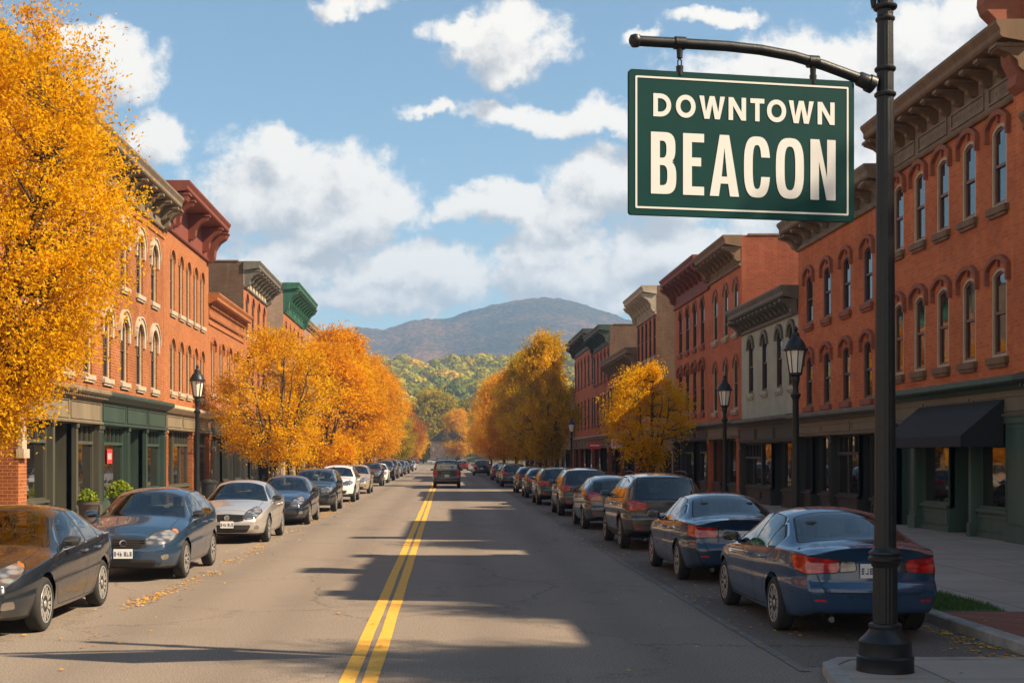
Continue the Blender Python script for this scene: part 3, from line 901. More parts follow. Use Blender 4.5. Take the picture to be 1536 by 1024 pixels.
for k, (xa, xb) in enumerate(((-.985, -.835), (-.775, -.625))):
    b = MB(); r_ = random.Random(k)
    n = 170; ys = [-30 + (330 + 30) * (i / n) ** 1.35 for i in range(n + 1)]
    vs = []
    for y in ys:
        vs += [(xa + r_.uniform(-.008, .008), y, .005), (xb + r_.uniform(-.008, .008), y, .005)]
    b.add(vs, [(2 * i, 2 * i + 1, 2 * i + 3, 2 * i + 2) for i in range(n)])
    struct('yellow_line', b, M['yellow_line'])

for side, k, X in (('L', KL, XL), ('R', KR, XR)):
    s = -1 if side == 'L' else 1
    b = MB()
    xa, xb = sorted((k + s * .16, X + s * 1.6))
    b.box(xa, xb, -30, RE, -.1, ZG)
    struct('pavement', b, M['slab'])
    b = MB()
    xa, xb = sorted((k, k + s * .157))
    yy = -30.0
    while yy < RE - 3:
        b.bevbox(xa, xb, yy, yy + 2.985, -.1, ZG + .006, .02)
        yy += 3.0
    struct('kerb', b, M['kerb'])

# kerb extension under the big post
def slab_prism(name, pts, z0, z1, mat):
    b = MB(); n = len(pts)
    b.add([(*p, z0) for p in pts] + [(*p, z1) for p in pts], [(i, (i + 1) % n, n + (i + 1) % n, n + i) for i in range(n)] + [tuple(range(n, 2 * n))])
    return struct(name, b, mat)
slab_prism('kerb_extension', [(3.50, -30), (6.09, -30), (6.09, 13.1), (3.98, 13.1), (3.78, 12.8), (3.60, 11.8)], -.1, .10, M['slab'])
slab_prism('extension_kerb', [(3.34, -30), (3.494, -30), (3.594, 11.8), (3.775, 12.805), (3.978, 13.105), (6.09, 13.105), (6.09, 13.26), (3.9, 13.26), (3.65, 12.9), (3.44, 11.8)], -.1, .108, M['kerb'])
b = MB(); b.add([(6.30, 10.0, .134), (7.45, 10.0, .134), (7.45, 16.9, .134), (6.30, 16.9, .134)], [(0, 1, 2, 3)])
struct('brick_pavement', b, M['paver'])
b = MB(); b.add([(6.30, 16.95, .136), (7.15, 16.95, .136), (7.15, 23.0, .136), (6.30, 23.0, .136)], [(0, 1, 2, 3)])
struct('grass_verge', b, M['grass'])
rs = np.random.RandomState(3)
def blades(n, x0, x1, y0, y1, z, h, name, mat):
    px = rs.uniform(x0, x1, n); py = rs.uniform(y0, y1, n); a = rs.uniform(0, 6.28, n); hh = h * rs.uniform(.5, 1.2, n)
    V = np.zeros((n, 3, 3)); w = .006
    V[:, 0] = np.stack([px - w * np.cos(a), py - w * np.sin(a), np.full(n, z)], 1)
    V[:, 1] = np.stack([px + w * np.cos(a), py + w * np.sin(a), np.full(n, z)], 1)
    V[:, 2] = np.stack([px + rs.uniform(-.03, .03, n), py + rs.uniform(-.03, .03, n), z + hh], 1)
    me = np_mesh(name, V.reshape(-1, 3), 3, n, mat)
    return tag(link(name, me), kind='stuff')

def np_mesh(name, V, k, n, mat, tint=None, smooth=False):
    me = bpy.data.meshes.new(name)
    me.vertices.add(len(V)); me.vertices.foreach_set('co', np.ascontiguousarray(V, dtype=np.float32).ravel())
    me.loops.add(n * k); me.loops.foreach_set('vertex_index', np.arange(n * k, dtype=np.int32))
    me.polygons.add(n); me.polygons.foreach_set('loop_start', np.arange(n, dtype=np.int32) * k)
    me.polygons.foreach_set('loop_total', np.full(n, k, dtype=np.int32))
    me.materials.append(mat)
    if tint is not None:
        at = me.attributes.new('tint', 'FLOAT', 'FACE'); at.data.foreach_set('value', np.asarray(tint, dtype=np.float32))
    me.update(); me.validate()
    return me
blades(6000, 6.32, 7.13, 17.0, 22.5, .136, .07, 'grass', M['grass'])

# fallen leaves lying along the gutters and between the cars
def litter(segs, name='fallen_leaves', zf=lambda x, y: .012):
    P = []
    for (x0, y0, x1, y1, sx, sy, n) in segs:
        t = rs.uniform(0, 1, n)
        P.append(np.stack([x0 + (x1 - x0) * t + rs.normal(0, sx, n), y0 + (y1 - y0) * t + rs.normal(0, sy, n)], 1))
    P = np.concatenate(P); n = len(P)
    z = np.array([zf(x, y) for x, y in P])
    a = rs.uniform(0, 6.28, n); s = rs.uniform(.018, .042, n)
    V = np.zeros((n, 4, 3))
    for k, (cx, cy) in enumerate(((1, 0), (0, .6), (-1, 0), (0, -.6))):
        V[:, k, 0] = P[:, 0] + s * (cx * np.cos(a) - cy * np.sin(a))
        V[:, k, 1] = P[:, 1] + s * (cx * np.sin(a) + cy * np.cos(a))
        V[:, k, 2] = z + rs.uniform(0, .016, n)
    return tag(link(name, np_mesh(name, V.reshape(-1, 3), 4, n, M['leaf_litter'], rs.uniform(0, 1, n))), kind='stuff')
def gz(x, y):
    if x > 6.09: return ZG + .014
    if x > 3.5 and y < 13.25: return .115
    if x < KL: return ZG + .012
    return .012
cl = [(-4.3 + rs.normal(0, .12), y, -4.3 + rs.normal(0, .1), y + rs.uniform(.4, 1.6), .09, .3, int(rs.uniform(10, 60))) for y in rs.uniform(15, 60, 26)]
cr = [(3.75 + rs.normal(0, .3), y, 3.75 + rs.normal(0, .3), y + rs.uniform(.3, 1.5), .16, .3, int(rs.uniform(4, 18))) for y in rs.uniform(14, 60, 26)]
litter(cl + cr + [(-4.3, 14, -4.3, 70, .35, .5, 240), (-6.6, 10, -6.6, 90, .25, .5, 900), (5.9, 13.5, 5.9, 80, .14, .5, 700), (6.02, 13.3, 5.0, 13.5, .16, .12, 130), (5.85, 13.4, 5.9, 16, .13, .2, 170),
        (3.6, 13, 3.7, 80, .5, .8, 240), (4.6, 13.3, 4.6, 60, .6, .6, 160), (6.6, 11, 6.6, 60, .3, .5, 130), (-8, 14, -8, 80, 1.0, .5, 500), (0, 12, 0, 90, 3.2, .5, 150), (5, 11, 5.6, 13, .6, .5, 25)], zf=gz)

# ------------------------------------------------------------------ the two rows of buildings
def cz(**k): return k
# right row
R0 = building('brick_building', 'low red brick shop just outside the right edge of the photo', 'R', 23.9, 29.5, 9.7, M['brick_deep'],  # unseen block, kept low so that sun reaches the road
    [dict(z=4.5, h=2.1, w=.85, k='seg', c=spread(23.9, 29.5, 3, 1.1), hood='label', hoodm=M['brownstone'])], 3.95,
    cz(hc=1.0, p=.2, mat=M['brown_trim'], fmat=M['stone_dark'], n_br=0, bh=.42, bw=.2, ends=False),
    [dict(spec=[('pier', .45), ('win', 2), ('door', 1.3), ('win', 2), ('pier', .45)], trim=M['green_trim'], cornmat=M['green_trim'], friezemat=M['green_trim'], piermat=M['green_trim'])])
R1 = building('brick_building', 'red brick building behind the black post with hooded windows and a black shop awning', 'R', 29.52, 39.0, 11.75, M['brick_red'],
    [dict(z=4.42, h=2.1, w=.86, k='seg', c=[38.25, 36.55, 34.85, 33.1, 31.3], outer=M['sash_cream'], sash=M['sash_brown'], sill=M['brown_trim'], hood='label', hoodm=M['brownstone']),
     dict(z=7.95, h=1.95, w=.86, k='seg', c=[38.25, 36.55, 34.85, 33.1, 31.3], outer=M['sash_cream'], sash=M['sash_brown'], sill=M['brown_trim'], hood='label', hoodm=M['brownstone'])], 3.95,
    cz(hc=1.55, p=.75, mat=M['brown_trim'], fmat=M['stone_dark'], n_br=11, bh=.38, bw=.2, panels=4), 
    [dict(spec=[('pier', 1.2), ('win0', 1.5), ('pier', .16), ('door', 1.25), ('win0', 1.5), ('pier', .5), ('door', 1.1), ('pier', .4)], trim=M['green_trim_shade_lift'], cornmat=M['green_trim_shade_lift'], friezemat=M['olive_trim_shade_lift'], piermat=M['green_trim_shade_lift'], dent=False, fz=.6)])
# awning over the shop on R1
def awning(root, sgn, y0, y1, z0, z1, out):
    a = MB(sgn)
    n = 14
    for (ya, yb) in ((y0, y1),):
        vs = []
        for i in range(n + 1):
            y = ya + (yb - ya) * i / n
            vs += [(.13, y, z1), (out, y, z0), (out, y, z0 - .26 - .0 * (i % 2)), (.13, y, z1 - .03), (out - .02, y, z0 - .03), (out - .02, y, z0 - .255)]
        fs = []
        for i in range(n):
            o = 6 * i
            fs += [(o, o + 1, o + 7, o + 6), (o + 1, o + 2, o + 8, o + 7), (o + 3, o + 4, o + 10, o + 9), (o + 4, o + 5, o + 11, o + 10)]
        a.add(vs, fs)
    for y in (y0, y1 - .012):
        a.prism([(.13, z1), (out, z0), (out, z0 - .26), (.13, z0 - .26)], y, y + .012)
    o = a.build('awning', M['awning'], root)
    f = MB(sgn)
    f.tube([(out - .03, y0 + .02, z0 - .24), (out - .03, y1 - .02, z0 - .24)], .018, 6)
    for y in (y0 + .04, y1 - .04):
        f.tube([(.12, y, z0 - .22), (out - .03, y, z0 - .24)], .015, 6)
    f.build('frame', M['black_iron'], o)
# brick end pier with a heavy scrolled console and capped parapet at the near end of R1
ep = MB(-1)
ep.box(.002, .14, .0, .66, 3.97, 11.6)
ep.box(-.3, .16, -.02, .68, 11.76, 12.45)
ep_o = ep.build('end_pier', M['brick_red'], R1)
ep = MB(-1)
ep.prism([(.14, 12.44), (1.0, 12.44), (1.02, 12.2), (.95, 12.0), (.7, 11.75), (.5, 11.3), (.46, 10.9), (.3, 10.6), (.34, 10.35), (.14, 10.2)], .10, .56)
ep.prism([(-.32, 12.452), (1.06, 12.452), (1.12, 12.52), (1.16, 12.62), (-.32, 12.66)], -.06, .72)
ep.build('console', M['brownstone'], ep_o)
awning(R1, -1, 1.22, 6.7, 2.58, 3.42, 1.12)
building('brick_building', 'red brick building with four window bays between black post and sage building', 'R', 39.02, 49.1, 10.65, M['brick_red'],
    [dict(z=3.85, h=1.85, w=.88, k='seg', c=[47.6, 45.4, 43.2, 41.0], outer=M['sash_brown'], sash=M['sash_dark'], sill=M['brownstone'], hood='label', hoodm=M['brownstone']),
     dict(z=6.8, h=1.8, w=.88, k='seg', c=[47.6, 45.4, 43.2, 41.0], outer=M['sash_brown'], sash=M['sash_dark'], sill=M['brownstone'], hood='label', hoodm=M['brownstone'])], 3.65,
    cz(hc=1.05, p=.7, mat=M['stone_dark'], fmat=M['grey_trim'], n_br=9, bh=.3, bw=.2, panels=4),
    [dict(spec=[('pier', .3), ('win0', 1.6), ('door', 1.2), ('win2', 2.4), ('pier', .3), ('win0', 1.6), ('door', 1.0), ('win0', 1.2), ('pier', .3)], trim=M['dark_trim'], cornmat=M['grey_trim'], friezemat=M['beige_trim'], piermat=M['dark_trim'], dent=False, fz=.5)])
building('stucco_building', 'low sage green stucco shop with peeling paint and dark cornice', 'R', 49.12, 58.5, 8.4, M['stucco_sage'],
    [dict(z=4.75, h=2.3, w=.85, k='round', c=[56.7, 54.3, 51.9, 49.95 + .1], outer=M['sash_dark'], sash=M['sash_dark'], sill=M['stucco_sage'], hood='fan', hoodm=M['grey_trim'])], 3.7,
    cz(hc=1.05, p=.6, mat=M['grey_trim'], fmat=M['dark_trim'], n_br=13, bh=.34, bw=.16), 
    [dict(spec=[('pier', .25), ('win0', 1.6), ('door', 1.1), ('win0', 1.2), ('win2', 2.0), ('pier', .25)], trim=M['dark_trim'], cornmat=M['grey_trim'], friezemat=M['olive_trim'], piermat=M['olive_trim'], dent=False, fz=.7)], sidewall=M['brick_side_brown'])
building('brick_building', 'red brick building with three cream edged arched windows and plain red side wall', 'R', 58.52, 65.5, 11.8, M['brick_deep'],
    [dict(z=4.2, h=2.35, w=.95, k='round', c=[64.2, 61.8, 59.7], outer=M['sash_cream'], sash=M['sash_dark'], hood='brick', hoodm=M['brownstone']),
     dict(z=7.6, h=2.4, w=.95, k='round', c=[64.2, 61.8, 59.7], outer=M['sash_cream'], sash=M['sash_dark'], hood='brick', hoodm=M['brownstone'])], 3.75,
    cz(hc=1.35, p=.75, mat=M['brown_trim'], fmat=M['brown_trim'], n_br=8, bh=.4, bw=.18, panels=3),
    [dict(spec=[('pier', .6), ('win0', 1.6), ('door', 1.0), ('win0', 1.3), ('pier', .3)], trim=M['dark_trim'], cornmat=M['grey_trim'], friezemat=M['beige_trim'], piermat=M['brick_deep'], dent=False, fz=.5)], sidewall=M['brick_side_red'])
building('brick_building', 'red brick building with four narrow dark windows under a red cornice, right row', 'R', 65.52, 75.5, 12.0, M['brick_deep'],
    [dict(z=4.3, h=2.5, w=.95, k='seg', c=[73.7, 71.6, 69.5, 67.4], outer=M['sash_dark'], sash=M['sash_dark'], sill=M['brownstone'], hood='label', hoodm=M['brownstone']),
     dict(z=7.7, h=2.4, w=.95, k='round', c=[73.7, 71.6, 69.5, 67.4], outer=M['sash_dark'], sash=M['sash_dark'], sill=M['brownstone'], hood='brick', hoodm=M['brownstone'])], 3.75,
    cz(hc=1.7, p=.8, mat=M['redwood'], fmat=M['redwood'], n_br=8, bh=.55, bw=.2),
    [dict(spec=[('pier', .3), ('win', 1.6), ('door', 1.0), ('win', 1.6), ('pier', .3), ('win0', 1.2), ('pier', .3)], trim=M['dark_trim'], cornmat=M['dark_trim'], friezemat=M['dark_trim'], piermat=M['dark_trim'], dent=False, fz=.5)])
building('brick_building', 'low tan brick shop hidden behind the small golden street tree', 'R', 75.6, 81.8, 5.2, M['brick_tan'], [], 3.5,
    cz(hc=.9, p=.3, mat=M['stone_dark'], fmat=M['stone_dark'], n_br=0, bh=.3, ends=False),
    [dict(spec=[('pier', .4), ('win0', 1.6), ('door', 1.0), ('win0', 1.6), ('pier', .4)], trim=M['dark_trim'], cornmat=M['grey_trim'], friezemat=M['grey_trim'], piermat=M['brick_tan'], dent=False)])
building('brick_building', 'tall brown brick building with pale ornate cornice rising behind the small street tree', 'R', 82, 90.6, 12.6, M['brick_deep'],
    [dict(z=4.6, h=2.5, w=.9, k='flat', c=spread(82, 90.6, 5), outer=M['sash_dark'], sash=M['sash_dark'], hood='lintel', hoodm=M['brownstone']),
     dict(z=8.3, h=2.5, w=.9, k='flat', c=spread(82, 90.6, 5), outer=M['sash_dark'], sash=M['sash_dark'], hood='lintel', hoodm=M['brownstone'])], 3.9,
    cz(hc=1.75, p=.85, mat=M['stone'], fmat=M['stone'], n_br=7, bh=.7, bw=.24, panels=5),
    [dict(spec=[('pier', .4), ('win0', 1.6), ('door', 1.0), ('win0', 1.6), ('pier', .4)], trim=M['dark_trim'], cornmat=M['stone'], friezemat=M['stone'], piermat=M['brownstone'], dent=False)], sidewall=M['brick_side_brown'])
building('brick_building', 'two storey red brick building with brown bracketed cornice left of the pale ornate cornice', 'R', 90.62, 105.3, 9.5, M['brick_deep'],
    [dict(z=5.0, h=2.5, w=1.0, k='round', c=spread(90.6, 105.3, 6), outer=M['sash_dark'], sash=M['sash_dark'], hood='brick', hoodm=M['brownstone'])], 3.9,
    cz(hc=1.3, p=.75, mat=M['stone_dark'], fmat=M['brownstone'], n_br=12, bh=.5, bw=.24),
    [dict(spec=[('pier', .4), ('win0', 1.6), ('door', 1.0), ('win0', 1.6), ('pier', .4), ('win0', 1.6), ('door', 1.0), ('win0', 1.6), ('pier', .4)], trim=M['dark_trim'], cornmat=M['stone'], friezemat=M['beige_trim'], piermat=M['brownstone'], dent=False)])
building('brick_building', 'far red brick building with dark green cornice and brown side wall, right row', 'R', 105.32, 117, 12.5, M['brick_deep'],
    [dict(z=4.8, h=2.5, w=1.0, k='flat', c=spread(105.3, 117, 5), outer=M['sash_dark'], sash=M['sash_dark'], sill=M['brownstone']),
     dict(z=8.3, h=2.5, w=1.0, k='round', c=spread(105.3, 117, 5), outer=M['sash_dark'], sash=M['sash_dark'], sill=M['brownstone'], hood='brick', hoodm=M['brownstone'])], 3.9,
    cz(hc=1.5, p=.85, mat=M['green_trim'], fmat=M['green_trim'], n_br=8, bh=.6, bw=.26, panels=4),
    [dict(spec=[('pier', .4), ('win0', 1.6), ('door', 1.0), ('win0', 1.6), ('pier', .4)], trim=M['dark_trim'], cornmat=M['stone'], friezemat=M['stone_dark'], piermat=M['brownstone'], dent=False)], sidewall=M['brick_side_brown'])
building('brick_building', 'red brick building with black cornice beside the large dark gold trees', 'R', 117.02, 134, 13.3, M['brick_deep'],
    [dict(z=4.8, h=2.6, w=1.1, k='flat', c=spread(117, 134, 6), outer=M['sash_dark'], sash=M['sash_dark'], sill=M['brownstone']),
     dict(z=8.7, h=2.6, w=1.1, k='round', c=spread(117, 134, 6), outer=M['sash_dark'], sash=M['sash_dark'], sill=M['brownstone'], hood='brick', hoodm=M['brownstone'])], 3.9,
    cz(hc=1.5, p=.9, mat=M['dark_trim'], fmat=M['dark_trim'], n_br=10, bh=.6, bw=.28),
    [dict(spec=[('pier', .4), ('win0', 1.6), ('door', 1.0), ('win0', 1.6), ('pier', .4), ('win0', 1.6), ('pier', .4)], trim=M['dark_trim'], cornmat=M['stone'], friezemat=M['stone_dark'], piermat=M['brownstone'], dent=False)])
far_spec = lambda pm_: [dict(spec=[('pier', .4), ('win0', 1.6), ('door', 1.2), ('win0', 1.6), ('pier', .4), ('win0', 1.6), ('door', 1.2), ('win0', 1.6), ('pier', .4)], trim=M['dark_trim'], cornmat=M['stone'], friezemat=pm_, piermat=pm_, dent=False)]
building('brick_building', 'distant brick shop block behind the dark gold trees on the right pavement', 'R', 135, 165, 9.0, M['brick_brown'],
    [dict(z=5, h=2, w=1.1, k='flat', c=spread(135, 165, 9, 1.6), outer=M['sash_cream'])], 3.9, cz(hc=.9, p=.5, mat=M['stone_dark'], fmat=M['stone_dark'], n_br=0, bh=.3, ends=False), far_spec(M['stone']))
building('brick_building', 'farthest low shop block under the trees at the end of the right pavement', 'R', 168, 215, 8.0, M['brick_tan'],
    [dict(z=4.8, h=1.8, w=1.1, k='flat', c=spread(168, 215, 11, 1.8), outer=M['sash_cream'])], 3.9, cz(hc=.8, p=.4, mat=M['stone_dark'], fmat=M['stone_dark'], n_br=0, bh=.3, ends=False), far_spec(M['beige_trim']))
# left row
cols = [53.1, 50.6, 48.15, 45.7, 43.25, 40.8, 38.35, 35.9, 33.45, 31.0]
L1 = building('brick_building', 'large orange brick building with pale stone window hoods behind the big golden tree', 'L', 27, 54.9, 12.7, M['brick_orange'],
    [dict(z=4.75, h=2.35, w=1.08, k='round', c=cols, outer=M['sash_cream'], sash=M['sash_dark'], hood='stone'),
     dict(z=8.2, h=2.3, w=1.08, k='round', c=cols, outer=M['sash_cream'], sash=M['sash_dark'], hood='stone')], 4.3,
    cz(hc=1.35, p=.75, mat=M['stone_mid'], fmat=M['stone_mid'], n_br=20, bh=.5, bw=.24, dent=70), 
    [dict(a=36.95, b=44.6, spec=[('win', 1.9), ('pier', .22), ('door', 2.0), ('pier', .22), ('win', 2.2), ('pier', .3)], trim=M['olive_trim'], cornmat=M['beige_trim'], friezemat=M['beige_trim'], piermat=M['olive_trim'], fz=.8),
     dict(a=44.62, b=54.9, spec=[('pier', .3), ('win', 3.0), ('pier', .25), ('door', 2.3), ('pier', .2), ('win', 2.6), ('pier', .35)], trim=M['green_trim'], cornmat=M['green_trim'], friezemat=M['green_trim'], piermat=M['green_trim'], dent=False, fz=.8)],
    strings=((11.0, .1, .05),), group='brick shop buildings along the street')
def arch_entry(root, y0, y1, zs, yc, w, h):
    a = MB()
    arc = arc_pts(w, h, 'round', 0, 16)
    lp = [(y0, ZG), (yc - w / 2, ZG)] + [(yc + p, z) for p, z in reversed(arc)] + [(yc + w / 2, ZG), (y1, ZG), (y1, zs - .3), (y0, zs - .3)]
    a.poly_x([lp], .003)
    a.band_x([(yc - w / 2, ZG)] + [(yc + p, z) for p, z in reversed(arc)] + [(yc + w / 2, ZG)], -.9, .003, 0, False)
    a.build('entrance_wall', M['brick_orange'], root)
    s = MB()
    i = arc_pts(w, h, 'round', .0, 16); o = arc_pts(w, h, 'round', .38, 16)
    s.ring_x([(yc + p, z) for p, z in o], [(yc + p, z) for p, z in i], -.05, .12, 0, False)
    s.box(-.05, .16, yc + w / 2 - .02, yc + w / 2 + .5, i[0][1] - .25, i[0][1] - .002)
    s.box(-.05, .16, yc - w / 2 - .5, yc - w / 2 + .02, i[0][1] - .25, i[0][1] - .002)
    s.box(.004, .1, y0, y1, zs - .55, zs - .3)
    s.build('stone_arch', M['stone'], root)
    d = MB()
    d.poly_x([[(yc + p, z) for p, z in opening(w, h, 'round')]], -.88)
    for k in range(9):
        yk = yc - w / 2 + w * (k + .5) / 9
        d.box(-.875, -.85, yk - w / 20, yk + w / 20, ZG, h - w * .3)
    d.build('door', pm('old_wood', (.10, .05, .025), .7, var=.3, streak=True), root)
arch_entry(L1, 0, 9.94, 4.3, 7.95, 2.5, 3.55)
building('brick_building', 'bright orange brick building with five narrow arched windows and huge red cornice', 'L', 54.92, 65.3, 13.45, M['brick_bright'],
    [dict(z=4.85, h=2.25, w=.95, k='round', c=[56.7, 58.5, 60.2, 61.9, 63.6], outer=M['sash_cream'], sash=M['sash_dark'], hood='brick', hoodm=M['brick_bright']),
     dict(z=8.25, h=2.6, w=.95, k='round', c=[56.7, 58.5, 60.2, 61.9, 63.6], outer=M['sash_cream'], sash=M['sash_dark'], hood='brick', hoodm=M['brick_bright'])], 4.25,
    cz(hc=1.9, p=1.0, mat=M['redwood'], fmat=M['redwood'], n_br=3, bh=1.1, bw=.34),
    [dict(spec=[('pier', .4), ('win0', 1.3), ('win2', 2.2), ('pier', .3), ('door', 1.3), ('win', 1.3), ('pier', .45)], trim=M['olive_trim'], cornmat=M['cream_trim'], friezemat=M['beige_trim'], piermat=M['brick_orange'], dent=False, fz=.7)])
building('brick_building', 'low two storey orange brick building with pale dentil cornice between two taller ones', 'L', 65.32, 76.6, 10.1, M['brick_bright'],
    [dict(z=5.2, h=2.5, w=.95, k='flat', c=[66.5, 69.0, 71.4, 73.9], outer=M['sash_cream'], sash=M['sash_dark'], hood='label', hoodm=M['brick_orange'])], 4.3,
    cz(hc=1.2, p=.45, mat=M['brick_bright'], fmat=M['brick_orange'], n_br=0, bh=.3, ends=False, dent=26),
    [dict(spec=[('pier', .3), ('win', 1.6), ('door', 1.2), ('win', 1.4), ('pier', .3), ('door', 1.0), ('win', 1.6), ('pier', .3)], trim=M['dark_trim'], cornmat=M['dark_trim'], friezemat=M['dark_trim'], piermat=M['dark_trim'], dent=False, fz=.8)], strings=((8.55, .12, .06),))
building('brick_building', 'tall brick building with dark cornice and shaded brown side wall, left row', 'L', 76.62, 86.6, 13.3, M['brick_bright'],
    [dict(z=5.6, h=2.4, w=1.0, k='round', c=spread(76.6, 86.6, 4, 1.4), outer=M['sash_dark'], sash=M['sash_dark'], hood='brick', hoodm=M['brownstone']),
     dict(z=9.2, h=2.4, w=1.0, k='round', c=spread(76.6, 86.6, 4, 1.4), outer=M['sash_dark'], sash=M['sash_dark'], hood='brick', hoodm=M['brownstone'])], 4.2,
    cz(hc=1.5, p=.9, mat=M['grey_trim'], fmat=M['cream_trim'], n_br=8, bh=.6, bw=.24, dent=24),
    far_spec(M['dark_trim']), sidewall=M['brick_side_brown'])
building('brick_building', 'low brick shop hidden between the dark cornice and the green cornice', 'L', 86.7, 95.2, 8.0, M['brick_brown'],
    [dict(z=5.0, h=1.8, w=1.0, k='flat', c=spread(86.7, 95.2, 3, 1.6))], 4.1, cz(hc=.9, p=.4, mat=M['stone_dark'], fmat=M['stone_dark'], n_br=0, bh=.3, ends=False), far_spec(M['stone']))
building('brick_building', 'brick building topped by a large green copper cornice behind the golden trees', 'L', 95.3, 109, 14.5, M['brick_bright'],
    [dict(z=5.6, h=2.4, w=1.05, k='round', c=spread(95.3, 109, 5, 1.5), outer=M['sash_cream'], hood='brick', hoodm=M['brownstone']),
     dict(z=9.4, h=2.5, w=1.05, k='round', c=spread(95.3, 109, 5, 1.5), outer=M['sash_cream'], hood='brick', hoodm=M['brownstone'])], 4.2,
    cz(hc=2.1, p=1.1, mat=M['green_copper'], fmat=M['green_copper'], n_br=9, bh=.95, bw=.3, panels=5),
    far_spec(M['cream_trim']), sidewall=M['brick_tan'])
building('brick_building', 'plain dark brown flat topped building just beyond the green cornice', 'L', 109.1, 127, 13.4, M['brick_brown'],
    [dict(z=5.2, h=2.2, w=1.1, k='flat', c=spread(109, 127, 6, 1.6)), dict(z=9.0, h=2.2, w=1.1, k='flat', c=spread(109, 127, 6, 1.6))], 4.1,
    cz(hc=.7, p=.3, mat=M['stone_dark'], fmat=M['stone_dark'], n_br=0, bh=.3, ends=False), far_spec(M['cream_trim']))
building('brick_building', 'distant shop block behind the golden trees of the left pavement', 'L', 128, 165, 9.5, M['brick_orange'],
    [dict(z=5.0, h=2.0, w=1.1, k='flat', c=spread(128, 165, 10, 1.8))], 4.1, cz(hc=.8, p=.4, mat=M['stone_dark'], fmat=M['stone_dark'], n_br=0, bh=.3, ends=False), far_spec(M['cream_trim']))
building('brick_building', 'farthest shop block at the end of the left pavement under lime trees', 'L', 168, 220, 8.5, M['brick_tan'],
    [dict(z=5.0, h=1.9, w=1.1, k='flat', c=spread(168, 220, 12, 2))], 4.1, cz(hc=.8, p=.4, mat=M['stone_dark'], fmat=M['stone_dark'], n_br=0, bh=.3, ends=False), far_spec(M['stone']))
# unseen blocks beside the viewpoint, heights and gaps chosen for the foreground shade
building('brick_building', 'tall red brick block beside the viewpoint, outside the right edge of the photo', 'R', 15.2, 23.85, 12.1, M['brick_deep'],
    [dict(z=4.6, h=2.1, w=.9, k='seg', c=spread(15.2, 23.85, 4, 1.4), hood='label', hoodm=M['brownstone'])], 3.95,
    cz(hc=1.4, p=.75, mat=M['brown_trim'], fmat=M['stone_dark'], n_br=8, bh=.42, bw=.2), far_spec(M['green_trim']))
building('brick_building', 'lower brick shop beside the viewpoint, outside the right edge of the photo', 'R', -12, 15.15, 9.5, M['brick_red'],
    [dict(z=4.6, h=2.1, w=.9, k='seg', c=spread(-12, 15.15, 11, 1.0), hood='label', hoodm=M['brownstone'])], 3.95,
    cz(hc=1.2, p=.6, mat=M['brown_trim'], fmat=M['stone_dark'], n_br=15, bh=.42, bw=.2), far_spec(M['green_trim']))

def shadow_parapet(root, sgn, L, H, steps):  # unseen steps added on the roof edge to break up its road shadow
    for a, b_, h in steps:
        m = MB(sgn); m.box(-.35, .05, a * L, b_ * L, H + .001, H + h); m.box(-.42, .12, a * L - .06, b_ * L + .06, H + h, H + h + .12)
        m.build('shadow_parapet', M['brick_deep'], root)
for o_ in list(COL.objects):
    if o_.get('label', '').startswith('tall red brick block beside the viewpoint'):
        shadow_parapet(o_, -1, 8.65, 12.1, [(.02, .10, .8), (.30, .42, .6), (.45, .56, 1.5), (.60, .70, .6), (.9, .98, .9)])
    if o_.get('label', '').startswith('low red brick shop just outside'):
        shadow_parapet(o_, -1, 5.6, 9.7, [(.03, .14, .7), (.42, .60, .9), (.86, .97, .7)])

# small house closing the street
def house(x, y, w, d, h, label):
    t = thing('small_house', label, 'house', (x, y, 0))
    b = MB(); b.box(-w / 2, w / 2, 0, d, 0, h); b.build('wall', M['brick_tan'], t)
    r = MB(); r.prism([(-w / 2 - .4, h - .1), (w / 2 + .4, h - .1), (0, h + w * .42)], -.4, d + .4); r.build('roof', M['roof'], t)
    for xx in (-w * .28, 0, w * .28):
        for zz in (1.0, 3.8):
            f = MB(); f.ring_x([(-.5, 0), (.5, 0), (.5, 1.5), (-.5, 1.5)], [(-.42, .08), (.42, .08), (.42, 1.42), (-.42, 1.42)], -.02, .05)
            o = f.build('window', M['sash_cream'], t, (xx, -.03, zz), (0, 0, R(-90)))
            p = MB(); p.poly_x([[(-.43, .07), (.43, .07), (.43, 1.43), (-.43, 1.43)]], .01); p.build('pane', M['glass'], o)
house(.5, 352, 9, 9, 6.2, 'small tan gabled house closing the far end of the street')
house(-13, 356, 11, 9, 5.6, 'wide tan gabled house at the far junction behind the parked cars')
# ------------------------------------------------------------------ trees
def fbm_vals(P, seed, sc_):
    r = np.random.RandomState(seed); out = np.zeros(len(P))
    for o in range(4):
        k = r.normal(0, 1, (5, 3)) * sc_ * (1.8 ** o)
        ph = r.uniform(0, 6.28, 5)
        out += np.sin(P @ k.T + ph).mean(1) * .6 ** o
    return out

